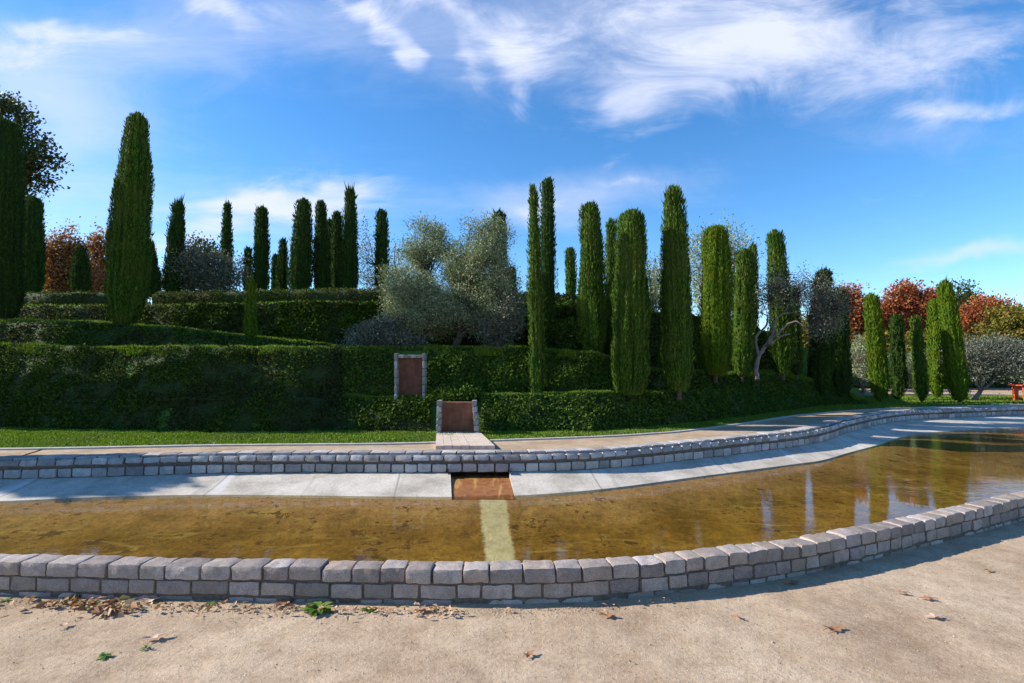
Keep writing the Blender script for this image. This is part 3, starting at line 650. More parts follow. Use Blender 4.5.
# ------------------------------------------------------------------ cypress
def cypress(label, xt, yt, xb, yb, wpx, D, mat='cypress', spiky=.3, group=None, taper=.35, low=.55, ragged=.0, seed=None, zbase=None):
    seed = seed if seed is not None else int(xt*3+yt)
    base = P3(at_Y(xb, yb, D)); topp = P3(at_Y(xt, yt, D)); h = topp[2]-base[2]; rmax = max(wpx*D/F/2-.085, wpx*D/F/2*.74)
    root = empty('cypress_tree', tuple(base)); rmax *= .82 if group == GR else .95
    tag(root, label, 'tree', group)
    lean = np.array([topp[0]-base[0], 0, 0])
    nh = 44; na = 56; th = np.linspace(0, 2*np.pi, na, endpoint=False)
    zz = np.linspace(0, 1, nh); zs = .012+zz*.988
    # profile: narrow foot, full by `low`, tapering shoulder
    foot = np.clip((zz+.01)/.15, 0, 1)**.6*(1-low*.75)+low*.75
    prof = foot*(1-taper*np.clip((zz-.28)/.72, 0, 1)**1.35)
    prof *= np.sqrt(np.clip(1-np.clip((zz-.965)/.035, 0, 1)**2*(.97), .0, 1))
    tp = np.clip((zz-.80)/.2, 0, 1); prof *= 1-tp*.30*(.3+spiky)
    rs = random.Random(seed); ph = rs.random()*50
    G = np.zeros((nh, na, 3))
    for i in range(nh):
        for j in range(na):
            a = th[j]; q = Vector((math.cos(a)*2.4+ph, math.sin(a)*2.4, zz[i]*h*.45)); q2 = Vector((math.cos(a)*1.1+ph, math.sin(a)*1.1-ph, zz[i]*h*.8))
            r = rmax*prof[i]*(1+.12*noise.noise(q*1.3)+.14*noise.noise(q2))
            r *= 1-.20*max(0, noise.noise(Vector((math.cos(a)*4.5+ph, math.sin(a)*4.5+ph, zz[i]*h*.55))))
            if ragged: r *= 1+ragged*noise.noise(q2*2.6)
            G[i, j] = (r*math.cos(a), r*math.sin(a), zs[i]*h)
    G += lean*(zs[:, None, None])
    # columns of upright sprays
    area = 2*math.pi*rmax*h*.85
    n = int(np.clip(area*1700*(16/D)**1.2, 4000, 34000)); sc = np.clip(D/16, .9, 1.7)
    Gc = np.concatenate([G, G[:, :1]], 1); P, Nn = sample_grid(Gc, n)
    ctr = lean*(P[:, 2:3]/h); rad = P-ctr; rad[:, 2] = 0; rad = unit(rad); Nn = rad
    ang = np.arctan2(rad[:, 1], rad[:, 0])
    ridge = np.array([noise.noise(Vector((math.cos(a)*7+ph, math.sin(a)*7, z*.5))) for a, z in zip(ang, P[:, 2])])
    fz = np.clip(P[:, 2]/h, 0, 1)
    P = P+rad*((rng.random((n, 1))-.7)*.07*sc+ridge[:, None]*.13)
    D_ = unit(np.array([0, 0, 1.0])+rad*(.12+.25*rng.random((n, 1)))+rng.normal(size=(n, 3))*.16)
    Fc = unit(rad+rng.normal(size=(n, 3))*.6)
    ln = rng.uniform(.06, .13, n)*(1+.7*(rng.random(n) > .985))*sc*(1+.5*spiky*(fz > .9)); leafm = MB(); leaves(leafm, P, D_, Fc, ln, ln*.26, -.05)
    # crown tips
    nt_ = int(34+110*spiky); tpz = rng.random(nt_); rr = rmax*.55*np.sqrt(rng.random(nt_)); ta = rng.random(nt_)*6.283
    TP = np.stack([rr*np.cos(ta), rr*np.sin(ta), h*(.90+.07*tpz)], 1)+lean; TD = unit(np.array([0, 0, 1.0])+rng.normal(size=(nt_, 3))*.12)
    tl = (.13+.62*spiky*rng.random(nt_)**2)*sc*(1.1-rr/rmax); leaves(leafm, TP, TD, unit(rng.normal(size=(nt_, 3))*[1, 1, .1]), tl, .035*sc)
    leafm.build('foliage', mat, root)
    core = MB(); Gi = G.copy(); c = lean*zs[:, None, None]; Gi[..., :2] = c[..., :2]+(G[..., :2]-c[..., :2])*.93; Gi[-1, :, 2] -= .05; core.grid(Gi, True)
    core.build('inner_foliage', mat, root, smooth_=True)
    tr = MB(); zt = np.linspace(-.15, .5, 6)*min(h*.25, 1.2); tr.tube(np.stack([lean[0]*zt/h+np.sin(zt*3+ph)*.01, zt*0, zt], 1), np.linspace(.085, .06, 6)*rmax/.45, 8)
    tr.build('trunk', 'bark', root)
    return root
GM = 'cypress trees on the mound'; GX = 'cypress trees just beyond the left edge'; GR = 'cypress trees on the right lawn'; GH = 'dark cypress trees on the hilltop'
C = cypress
C('broad dark cypress cut off by the left edge of the photo', 6, 122, 4, 320, 36, 15.6, 'cypress_dark', .2, GM, .15)
C('lower cypress standing just outside the left edge, whose shadow darkens the ivy bank', -84, 168, -84, 388, 46, 13.5, 'cypress_dark', .2, GX, .15)
C('shorter dark cypress just right of the one at the left edge', 34, 199, 33, 297, 22, 23, 'cypress_dark', .1, GH, .2)
C('small dark cypress standing before the orange autumn tree on the left', 81, 248, 81, 297, 18, 25, 'cypress_dark', .1, GH, .5)
C('tallest broad cypress of the left terrace, standing alone and leaning a little right', 138, 116, 124, 326, 44, 15.7, 'cypress', .45, GM, .50, .5)
C('short dark cypress half hidden behind the tallest left cypress', 150, 243, 153, 298, 18, 21, 'cypress_dark', .2, GH, .5)
C('leaning cypress with a spiky top beside the grey hilltop shrub', 179, 205, 172, 298, 20, 21.5, 'cypress_dark', .9, GH, .3)
C('thin pointed cypress rising right behind the grey hilltop shrub', 227, 206, 227, 275, 12, 25, 'cypress_dark', .6, GH, .5)
C('tiny cypress top between the pointed cypress and the next column', 248, 250, 248, 298, 9, 27, 'cypress_dark', .2, GH, .3)
C('flat topped cypress column directly above the small pencil cypress', 262, 209, 261, 298, 18, 21.5, 'cypress_dark', .15, GH, .2)
C('lowest narrow cypress left of the dense hilltop group', 276, 257, 275, 298, 9, 26, 'cypress_dark', .2, GH, .3)
C('small cypress touching the left side of the dense hilltop group', 283, 241, 282, 298, 12, 24, 'cypress_dark', .2, GH, .4)
C('broadest cypress at the left of the dense hilltop group', 304, 201, 299, 299, 25, 20.8, 'cypress_dark', .1, GH, .45)
C('second cypress column of the dense hilltop group, with a rounded top', 321, 203, 321, 299, 18, 21.5, 'cypress_dark', .1, GH, .35)
C('narrow cypress squeezed behind the middle of the dense hilltop group', 330, 221, 330, 298, 10, 23.5, 'cypress_dark', .2, GH, .3)
C('shorter cypress left of the spiky one in the dense hilltop group', 337, 214, 338, 298, 15, 22.5, 'cypress_dark', .3, GH, .2)
C('tall cypress with a spiky double tip at the right of the dense hilltop group', 350, 193, 350, 299, 19, 21, 'cypress_dark', 1.0, GH, .35)
C('single round topped cypress between the dense hilltop group and the grey olives', 382, 212, 382, 299, 17, 21.5, 'cypress_dark', .1, GH, .25)
C('small bright pencil cypress standing alone on the left terrace', 251, 281, 250, 351, 13, 15.6, 'cypress_bright', .3, GM, .55, .6)
C('cypress column mostly hidden behind the right crown of the grey olives', 499, 214, 499, 303, 20, 19.5, 'cypress_dark', .4, GH, .2)
C('low cypress tip peeping out right of the grey olives', 512, 270, 512, 303, 10, 22, 'cypress_dark', .2, GH, .3)
C('slim ragged cypress in front of the tallest middle column', 533, 188, 538, 399, 18, 13.8, 'cypress', .8, GM, .45, .5, .35)
C('tallest middle cypress column with a round top behind the slim ragged one', 548, 180, 547, 354, 20, 16, 'cypress_dark', .1, GM, .15)
C('small distant cypress left of the broad rounded one in the middle', 570, 250, 571, 303, 12, 22.5, 'cypress', .1, GH, .2)
C('broad rounded cypress on a bare stub of trunk, middle terrace', 590, 205, 594, 359, 33, 15.3, 'cypress', .35, GM, .3, .35)
C('narrow cypress between the two broadest middle ones', 611, 221, 612, 362, 17, 17, 'cypress', .2, GM, .2)
C('broadest shaggy cypress of the middle, on the lowest terrace', 631, 213, 630, 397, 43, 13.9, 'cypress', .3, GM, .25, .75, .2)
C('tall shaggy cypress with a feathery top and a lit left side', 673, 190, 679, 393, 36, 14.1, 'cypress', 1.0, GM, .35, .7, .2)
C('bright green smooth cypress with a domed top, right of the feathery one', 716, 228, 715, 377, 36, 16.6, 'cypress_bright', .08, GM, .2, .6)
C('darker cypress touching the right side of the bright domed one', 745, 251, 742, 377, 25, 17.4, 'cypress', .05, GM, .2)
C('pale tipped cypress peeping above the darker one beside the bright domed one', 753, 246, 753, 345, 12, 20, 'cypress', .2, GH, .2)
C('cypress rising behind the twisted bare olive trunk', 775, 232, 783, 375, 26, 18.6, 'cypress', .1, GM, .3)
C('short dark cypress right of the twisted bare olive trunk', 793, 288, 797, 376, 16, 19.5, 'cypress_dark', .1, GM, .3)
C('left one of the two dark cypresses at the right toe of the mound', 824, 272, 820, 396, 27, 21, 'cypress_dark', .4, GM, .4)
C('right one of the two dark cypresses at the right toe of the mound', 838, 290, 840, 401, 24, 21.8, 'cypress_dark', .3, GM, .3)
C('leftmost cypress of the lawn group, flat topped with a lit upper half', 871, 296, 881, 402, 22, 22.6, 'cypress_bright', .1, GR, .2, .5)
C('dark short cypress, second in the lawn group', 897, 317, 898, 400, 18, 24.5, 'cypress_dark', .1, GR, .3, .3)
C('slim short cypress, third in the lawn group', 916, 318, 922, 402, 16, 22.8, 'cypress', .1, GR, .2, .3)
C('cypress column half hidden behind the leaning one in the lawn group', 935, 302, 937, 398, 19, 25.5, 'cypress_bright', .1, GR, .2, .35)
C('tallest leaning cypress of the lawn group, with a wispy brownish tip', 945, 284, 960, 402, 24, 22.4, 'cypress_bright', .7, GR, .25, .5)

# ------------------------------------------------------------------ olives and other trees
def limb(mb, p, d, length, r, depth, tips, spread=.6, rnd=None, up=.15, seg_=6, wig=.25):
    pts = [np.array(p)]; dd = np.array(d, float)
    for k in range(seg_):
        dd = unit(dd+rnd.normal(size=3)*wig*.5+np.array([0, 0, up*.3])); pts.append(pts[-1]+dd*length/seg_)
    mb.tube(np.array(pts), np.linspace(r, r*.55, len(pts)), 7 if r > .03 else 5)
    if depth == 0: tips.append((pts[-1], dd)); return
    if depth <= 2: tips.append((pts[len(pts)//2+1], dd))
    for _ in range(2 if rnd.random() < .5 else 3):
        q = pts[rnd.integers(len(pts)//2, len(pts))]; nd = unit(dd+rnd.normal(size=3)*spread)
        limb(mb, q, nd, length*rnd.uniform(.6, .85), r*.55, depth-1, tips, spread, rnd, up, max(3, seg_-1), wig)

def crown_tree(name, label, cat, group, base, lobes, n, size, mat, bark='bark', trunk_h=1.0, r=.12, seed=0, dens=.35, elong=.35, nclump=70, limbs=5, clump_r=.28, trunk=True, lean=0., sprig=True):
    """tree from a trunk, limbs reaching into ellipsoid lobes [(cx,cy,cz,rx,ry,rz)...] relative to base, twigs with leaf clumps"""
    rnd = np.random.default_rng(seed); root = empty(name, tuple(base)); tag(root, label, cat, group)
    tm = MB(); t0 = np.array([0, 0, -.1]); t1 = np.array([lean, 0, trunk_h])
    pts = np.array([t0+(t1-t0)*t+np.array([math.sin(t*4+seed)*.06, math.cos(t*3)*.05, 0]) for t in np.linspace(0, 1, 7)]); tm.tube(pts, np.linspace(r*1.35, r*.9, 7), 9)
    lv = MB(); tw = MB(); V = np.array([l[3]*l[4]*l[5] for l in lobes])
    for li, (cx, cy, cz, rx, ry, rz) in enumerate(lobes):
        c = np.array([cx, cy, cz]); k = max(6, int(nclump*V[li]**.67/(V**.67).sum()))
        e = np.array([rx, ry, rz]); a = pts[-1]; 
        w = np.array([a*(1-t)+c*t+rnd.normal(size=3)*.08*math.sin(t*3.14) for t in np.linspace(0, 1, 6)]); tm.tube(w, np.linspace(r*.8, r*.28, 6), 7)
        u = unit(rnd.normal(size=(k, 3))); rad = rnd.uniform(.2, 1.0, (k, 1))**.55*rnd.uniform(.9, 1.22, (k, 1)); cp = c+u*rad*e
        nl = int(n*V[li]**.8/(V**.8).sum())
        for q in cp:
            s = w[rnd.integers(2, 6)]; mid = (s+q)/2+rnd.normal(size=3)*.08
            tw.tube(np.array([s, mid, q]), [r*.2, r*.13, r*.05], 4)
        ii = rnd.integers(0, k, nl); off = rnd.normal(size=(nl, 3))*clump_r*e/np.mean(e)*.9
        P = cp[ii]+off
        outw = unit(P-c)
        D = unit(rnd.normal(size=(nl, 3))*.8+outw*.7+np.array([0, 0, .25])); Fc = rnd.normal(size=(nl, 3))+np.array([0, 0, .6])
        sz = rnd.uniform(size*.65, size*1.3, nl); leaves(lv, P, D, Fc, sz, sz*elong, .1)
    parent = root
    t = tm.build('trunk', bark, root, smooth_=True); tw.build('branches', bark, root, smooth_=True); lv.build('foliage', mat, root)
    return root
def lobe_px(base, x, y, D, rx, ry, rz=None):
    p = P3(at_Y(x, y, D))-np.array(base); k = D/F
    return (p[0], p[1], p[2], rx*k, (rz or (rx+ry)/2)*k, ry*k)

b = P3(at_Y(458, 350, 15.6)); b = tuple(b)
GO = 'grey olive trees on the mound'
crown_tree('olive_tree', 'large silvery olive with a rounded crown, right one of the two in the middle', 'tree', GO, b,
    [lobe_px(b, 478, 275, 16.3, 34, 34), lobe_px(b, 498, 310, 16, 24, 34), lobe_px(b, 462, 275, 16.6, 14, 16), lobe_px(b, 488, 240, 17, 22, 18), lobe_px(b, 462, 310, 15.8, 28, 20)], 66000, .08, 'olive', 'bark', .35, .11, 3, clump_r=.16, nclump=210, elong=.27)
b = tuple(P3(at_Y(424, 349, 15.9)))
crown_tree('olive_tree', 'silvery olive with an open top, left one of the two in the middle', 'tree', GO, b,
    [lobe_px(b, 426, 250, 17, 24, 24), lobe_px(b, 405, 290, 16, 26, 24), lobe_px(b, 425, 310, 15.8, 34, 24)], 50000, .08, 'olive', 'bark', .4, .10, 4, clump_r=.16, nclump=170, elong=.27)
b = tuple(P3(at_Y(375, 352, 15.2)))
crown_tree('olive_bush', 'low dull grey-green olive bush spreading on the terrace left of the upper rusty panel', 'bush', None, b,
    [lobe_px(b, 372, 338, 15.2, 24, 12), lobe_px(b, 400, 342, 15.2, 20, 9), lobe_px(b, 385, 330, 15.5, 18, 10)], 16000, .08, 'olive_dim', 'bark', .1, .05, 5, clump_r=.14, nclump=120, elong=.3)
b = tuple(P3(at_Y(500, 352, 15.0)))
crown_tree('olive_bush', 'grey shrub below the right crown of the olives, beside the slim cypress', 'bush', None, b,
    [lobe_px(b, 500, 330, 15.2, 17, 19), lobe_px(b, 508, 312, 15.4, 12, 16)], 6500, .075, 'olive_dim', 'bark', .2, .05, 6, clump_r=.14, nclump=80, elong=.3)
b = tuple(P3(at_Y(208, 303, 22)))
crown_tree('olive_tree', 'round grey olive shrub on the hilltop between the spiky and the thin cypress', 'tree', None, b,
    [lobe_px(b, 200, 272, 22, 22, 20), lobe_px(b, 222, 276, 22, 20, 18), lobe_px(b, 180, 284, 22, 18, 12)], 20000, .12, 'olive_dim', 'bark', .3, .08, 7, clump_r=.24, nclump=130, elong=.3)
b = tuple(P3(at_Y(205, 303, 30)))
crown_tree('autumn_tree', 'ochre tree crown peeping above the grey hilltop shrub', 'tree', None, b,
    [lobe_px(b, 203, 256, 30, 16, 12)], 2500, .15, 'ochre', 'bark', 1.4, .1, 8, clump_r=.3, nclump=40, elong=.6)
b = tuple(P3(at_Y(395, 303, 25)))
crown_tree('thin_tree', 'sparse grey twiggy tree behind the hilltop between the group and the olives', 'tree', None, b,
    [lobe_px(b, 367, 262, 25, 10, 34), lobe_px(b, 397, 275, 25, 12, 26), lobe_px(b, 372, 285, 25, 14, 16)], 3600, .10, 'olive_dim', 'bark', 1.2, .08, 9, clump_r=.22, nclump=90, elong=.35)
b = tuple(P3(at_Y(725, 345, 21)))
crown_tree('olive_tree', 'pale grey olive crown behind the bright domed cypress', 'tree', None, b,
    [lobe_px(b, 703, 262, 21, 20, 36), lobe_px(b, 735, 255, 21, 18, 28), lobe_px(b, 725, 300, 21, 30, 28)], 12000, .11, 'olive', 'olive_bark', .9, .12, 10, clump_r=.24, nclump=150, elong=.3)
b = tuple(P3(at_Y(655, 350, 19.5)))
crown_tree('olive_tree', 'grey olive foliage filling the gap left of the feathery cypress', 'tree', None, b,
    [lobe_px(b, 654, 290, 19.5, 15, 28), lobe_px(b, 645, 310, 19.5, 14, 20)], 6000, .10, 'olive', 'olive_bark', .7, .08, 11, clump_r=.2, nclump=80, elong=.3)
# shrubs in the middle
for (lab, x, y, D, rx, ry, s) in (('dark rounded shrub between the tallest middle column and the broad rounded cypress', 572, 334, 15.9, 20, 16, 31), ('upper dark shrub on the hillside behind the middle columns', 565, 314, 17.6, 18, 11, 32),
                              ('small leafy bush growing over the top of the lower rusty panel', 459, 396, 13.6, 17, 7, 33)):
    b = tuple(P3(at_Y(x, y+ry, D)))
    crown_tree('green_shrub', lab, 'bush', None, b, [lobe_px(b, x, y, D, rx, ry), lobe_px(b, x+rx*.4, y+ry*.3, D, rx*.7, ry*.7)], 5500, .085, 'shrub', 'bark', .08, .04, s, clump_r=.12, nclump=90, elong=.6)

# twisted bare olive
def twisted():
    base = P3(at_Y(757, 376, 17.2)); root = empty('olive_tree', tuple(base)); tag(root, 'old olive with a pale twisted bare trunk and thin grey twigs', 'tree')
    tm = MB(); rnd = np.random.default_rng(5); tips = []
    def path(pp, r0, r1, D=17.2):
        P = np.array([P3(at_Y(x, y, D+dz))-base for x, y, dz in pp]); P = cat_rom(P, 6); P[:, :] += rnd.normal(size=P.shape)*.008
        tm.tube(P, np.linspace(r0, r1, len(P)), 8); return P
    a = path([(757, 380, 0), (756, 368, 0), (759, 356, .1), (765, 347, .1), (771, 338, 0), (774, 330, 0)], .085, .05)
    for pp, r0, r1 in (([(771, 338, 0), (779, 332, -.1), (788, 324, -.2), (797, 322, -.3), (806, 327, -.4)], .06, .02),
                   ([(759, 356, .1), (756, 345, .2), (757, 335, .3), (765, 327, .3), (768, 316, .3)], .08, .03),
                   ([(774, 330, 0), (776, 320, .1), (783, 314, .1), (795, 313, .2), (808, 318, .2)], .05, .018),
                   ([(774, 330, 0), (770, 322, .2), (771, 312, .3), (770, 300, .3)], .055, .02),
                   ([(765, 347, .1), (772, 343, -.2), (782, 336, -.4), (790, 334, -.4)], .05, .02),
                   ([(768, 316, .3), (760, 313, .4), (754, 316, .5)], .03, .012), ([(783, 314, .1), (790, 303, .1), (800, 292, 0), (815, 284, 0)], .035, .012),
                   ([(770, 300, .3), (778, 290, .3), (784, 278, .3)], .025, .01), ([(800, 292, 0), (805, 305, -.2), (822, 300, -.2), (838, 306, -.2)], .025, .01)):
        P = path(pp, r0*.72, r1*.8); tips.append(P[-1]); tips.append(P[len(P)//2])
    tm.build('trunk', 'olive_bark', root, smooth_=True)
    tw = MB(); lv = MB()
    lobes = [lobe_px(base, 780, 292, 17.4, 22, 22), lobe_px(base, 808, 292, 17.2, 24, 22), lobe_px(base, 830, 305, 17.2, 20, 24), lobe_px(base, 762, 300, 17.6, 10, 22), lobe_px(base, 825, 325, 17.2, 18, 16)]
    for l, cnt in zip(lobes, (60, 80, 95, 26, 50)):
        c = np.array(l[:3]); e = np.array(l[3:])
        q = c+unit(rnd.normal(size=(cnt, 3)))*rnd.uniform(.3, 1.05, (cnt, 1))*e
        for p in q:
            s = min(tips, key=lambda t: np.linalg.norm(t-p)); mid = (s+p)/2+rnd.normal(size=3)*.12+[0, 0, .06]
            tw.tube(cat_rom([s, mid, p], 3), np.linspace(.014, .005, 7), 4)
            k = rnd.integers(20, 50); P = p+rnd.normal(size=(k, 3))*.15; leaves(lv, P, rnd.normal(size=(k, 3)), rnd.normal(size=(k, 3)), rnd.uniform(.05, .095, k), .022)
    tw.build('branches', 'bark', root); lv.build('foliage', 'olive_dim', root)
twisted()

# big tree at upper left, mostly out of frame
b = tuple(P3(at_Y(-60, 300, 30)))
crown_tree('broadleaf_tree', 'broad leafy tree whose crown shows behind the cypresses at the left edge', 'tree', None, b,
    [lobe_px(b, -10, 150, 30, 50, 44), lobe_px(b, -70, 120, 30, 70, 60), lobe_px(b, 30, 170, 30, 24, 22), lobe_px(b, 10, 210, 30, 36, 24), lobe_px(b, -90, 200, 30, 60, 50)], 46000, .20, 'broad', 'bark', 2.2, .3, 12, clump_r=.34, nclump=230, elong=.6)
b = tuple((-18.5, 10.6, 0))
crown_tree('broadleaf_tree', 'small standing tree beyond the left edge whose round shadow falls on the pond edge', 'tree', None, b,
    [(0, -1.1, 6.4, .8, .5, .45)], 6000, .16, 'broad', 'bark', 4.2, .07, 13, clump_r=.16, nclump=60, elong=.8)

# autumn background
def autumn(label, x, ybase, ytop, D, w, mat, seed, n=6000, group='autumn trees behind the park', low=None, size=None):
    b = tuple(P3(at_z(x, ybase, 0)) if False else (P3(at_Y(x, HOR, D))*np.array([1, 1, 0])))
    k = D/F; topz = EYE+(HOR-ytop+3)*k; n = int(n*2.8); hw = w*k/2; rnd = random.Random(seed); lobes = []
    zb = topz*.32
    for i in range(7):
        u = i/6*2-1
        lobes.append((u*hw*.75, rnd.uniform(-.5, .5), zb+(topz-zb)*rnd.uniform(.35, .80)*(1-.12*abs(u)), hw*.36, hw*.4, (topz-zb)*.26))
    lobes.append((0, 0, topz-(topz-zb)*.17, hw*.6, hw*.4, (topz-zb)*.22))
    return crown_tree('autumn_tree', label, 'tree', group, b, lobes, n, size or .0095*D*.5, mat, 'bark', topz*.35, .16, seed, clump_r=.34*D/40, nclump=130, elong=.6)
autumn('orange autumn tree between the left edge cypress and the small dark one', 62, 300, 238, 42, 52, 'orange', 41, 7000)
autumn('orange autumn tree between the small dark cypress and the tallest left one', 98, 300, 240, 44, 40, 'orange', 42, 5000)
autumn('rusty orange tree glimpsed behind the tallest left cypress', 130, 300, 246, 46, 40, 'orange', 43, 3000)
autumn('bright red autumn crown behind the right toe of the mound', 848, 380, 291, 38, 46, 'red', 44, 6000)
autumn('wide red autumn crown above the dark short cypress of the lawn group', 905, 380, 289, 40, 70, 'red', 45, 9000)
autumn('golden ochre tree left of the flat topped lawn cypress', 815, 385, 325, 34, 60, 'ochre', 46, 5500)
autumn('reddish tree crown right of the leaning lawn cypress', 985, 380, 305, 44, 60, 'red', 47, 6500)
autumn('ochre and green tree at the right edge of the photo', 1015, 385, 310, 38, 80, 'ochre', 48, 8500)
autumn('dark green tree standing between the red autumn crowns', 962, 385, 296, 48, 50, 'fargreen', 49, 5000)
autumn('yellow green low tree behind the middle of the lawn cypresses', 925, 390, 338, 36, 70, 'ochre', 50, 6500)
autumn('low yellow green tree behind the lawn cypress nearest the mound', 872, 390, 340, 37, 50, 'ochre', 51, 4500)
autumn('dark green tree beyond the right edge of the view', 1075, 385, 300, 40, 80, 'fargreen', 52, 5000)
# olives of the right lawn
GL = 'olive trees behind the right lawn'
for (lab, x, D, lob, s, n) in (
    ('grey olive with a pale forked trunk, right of the leaning lawn cypress', 972, 24.5, [(985, 358, 36, 18), (1005, 368, 30, 16), (965, 362, 18, 16), (995, 345, 22, 9)], 61, 17000),
    ('grey olive bush behind the column cypress of the lawn group', 925, 29, [(925, 368, 18, 16), (912, 374, 14, 12)], 62, 6500),
    ('grey olive between the dark mound cypresses and the lawn group', 862, 29, [(858, 362, 14, 22), (880, 370, 14, 14)], 63, 6500),
    ('grey olive bush cut off by the right edge of the photo', 1045, 31, [(1030, 364, 22, 18), (1060, 360, 20, 20)], 64, 6000)):
    b = tuple(P3(at_Y(x, HOR, D))*np.array([1, 1, 0]))
    lb = [lobe_px(b, a, c, D+random.uniform(-.4, .4), e, g) for a, c, e, g in lob]
    crown_tree('olive_tree', lab, 'tree', GL, b, lb, n, .12, 'olive_dim' if s in (61,) else 'olive', 'olive_bark', .45, .09, s, clump_r=.24, nclump=150, elong=.3, lean=.25 if s == 61 else 0)
# dark clipped hedge at the back of the gravel area, right
T = []; bx = np.linspace(10, 60, 90); b0 = np.stack([bx, np.full(90, 37.5)+np.sin(bx*.2)*.6, np.zeros(90)], 1)
for u, v in ((0, 0), (-.1, .5), (0, .85), (.5, 1), (1.2, .95), (1.4, 0)):
    Q = b0.copy(); Q[:, 1] += u; Q[:, 2] = v*1.35; T.append(Q)
leafy_thing('boundary_hedge', 'dark low boundary hedge behind the bright gravel on the right', 'hedge', None, loft(T), 30000, 'fargreen', size=(.12, .22), amp=.25, lift=.08, depth=.2, seed=70)
T = []; bx = np.linspace(-45, -8, 60); b0 = np.stack([bx, np.full(60, 45.0), np.full(60, 0.)], 1)

# ------------------------------------------------------------------ cascade panels, paving
def stone_post(mb, base, top, w, d, n, seed):
    for k in range(n):
        a = np.array(base)*(1-k/n)+np.array(top)*k/n; c = np.array(base)*(1-(k+1)/n)+np.array(top)*(k+1)/n; m_ = (a+c)/2
        v, f = rbox(w, d, (c-a)[2]-.008, .014, .005, seed+k*1.7, 3, 3, 3)
        mb.add(v+m_, f)
def cascade(label, panel, posts, D, lint=None):
    """panel = (xl, xr, ytop, ybot) in the photo at depth D"""
    xl, xr, yt, yb = panel; a = P3(at_Y(xl, yb, D)); b_ = P3(at_Y(xr, yb, D)); t = P3(at_Y(xl, yt, D))
    root = empty('cascade_panel', tuple((a+b_)/2)); tag(root, label, 'cascade', 'rusty steel cascade panels set in the mound')
    p = MB(); nx, nz = 8, 10; G = np.zeros((nz, nx, 3))
    for i in range(nz):
        for j in range(nx):
            G[i, j] = (a[0]+(b_[0]-a[0])*j/(nx-1), D-.0+.004*noise.noise(Vector((i*.6, j*.6, D))), a[2]-.1+(t[2]-a[2]+.1)*i/(nz-1))
    p.grid(G); bk_ = G.copy(); bk_[..., 1] += .35; p.grid(loft([G[-1], bk_[-1]]))
    parent_world(p.build('steel_panel', 'rust', smooth_=True), root)
    for k, (xb_, yb_, xt_, yt_, w) in enumerate(posts):
        s = MB(); q0 = P3(at_Y(xb_, yb_, D-.10)); q1 = P3(at_Y(xt_, yt_, D-.02)); q0[2] -= .06; stone_post(s, q0, q1, w, .34, 6, k*9+D)
        parent_world(s.build('stone_post', 'pillar', smooth_=True), root)
    if lint:
        s = MB(); x0, x1, y0, y1 = lint; q0 = P3(at_Y(x0, y1, D)); q1 = P3(at_Y(x1, y0, D)); n = 4
        for k in range(n):
            w = (q1[0]-q0[0])/n; v, f = rbox(w-.01, .30, abs(q1[2]-q0[2]), .014, .005, k*3+1, 4, 3, 3); s.add(v+np.array([q0[0]+w*(k+.5), D+.02, (q0[2]+q1[2])/2]), f)
        parent_world(s.build('lintel', 'pillar', smooth_=True), root)
    return root
cascade('upper rusty steel panel framed by granite, set high in the ivy face', (398, 423, 358, 399), [(397, 399, 397, 353, .075), (424.5, 398, 424.5, 353, .065)], 13.75, (399, 423, 354.8, 358))
cascade('lower rusty steel panel between sloping granite posts, level with the lawn', (441, 474, 402.5, 434), [(438.8, 434, 440, 400, .11), (477.5, 434, 474.3, 400, .11)], 12.45)
# paved slabs leading to the wall
m = MB(); rowsN = 7
pa0, pb0 = P3(at_z(436.5, 433.5)), P3(at_z(478.5, 433.5)); pa1, pb1 = P3(at_z(435.5, 449.5)), P3(at_z(495, 449.5))
root = empty('stone_paving', tuple((pa0+pb1)/2)); tag(root, 'trapezoid of long pinkish stone slabs between the lower rusty panel and the far wall', 'paving')
for k in range(rowsN):
    u0, u1 = k/rowsN+.006, (k+1)/rowsN-.006; u0, u1 = k/rowsN+.003, (k+1)/rowsN-.003
    for (t0, t1) in ((0, .10), (.112, 1)):
        A = pa0*(1-u0)+pb0*u0; B = pa0*(1-u1)+pb0*u1; Cc = pa1*(1-u1)+pb1*u1; Dd = pa1*(1-u0)+pb1*u0
        a1, b1, c1_, d1 = A*(1-t0)+Dd*t0, B*(1-t0)+Cc*t0, B*(1-t1)+Cc*t1, A*(1-t1)+Dd*t1
        z = .075+random.uniform(-.003, .003); q = np.array([a1, b1, c1_, d1]); lo = q.copy(); lo[:, 2] = -.02; hi = q.copy(); hi[:, 2] = z+ (.012 if t0 == 0 else 0)
        m.add(np.concatenate([lo, hi]), [[0, 1, 2, 3], [7, 6, 5, 4], [0, 4, 5, 1], [1, 5, 6, 2], [2, 6, 7, 3], [3, 7, 4, 0]])
parent_world(m.build('slab', 'slab'), root)
m = MB(); q = np.array([pa0, pb0, pb1, pa1]); m.add(q+[0, 0, .068], [[0, 1, 2, 3]]); parent_world(m.build('joint_bed', 'mortar'), root)

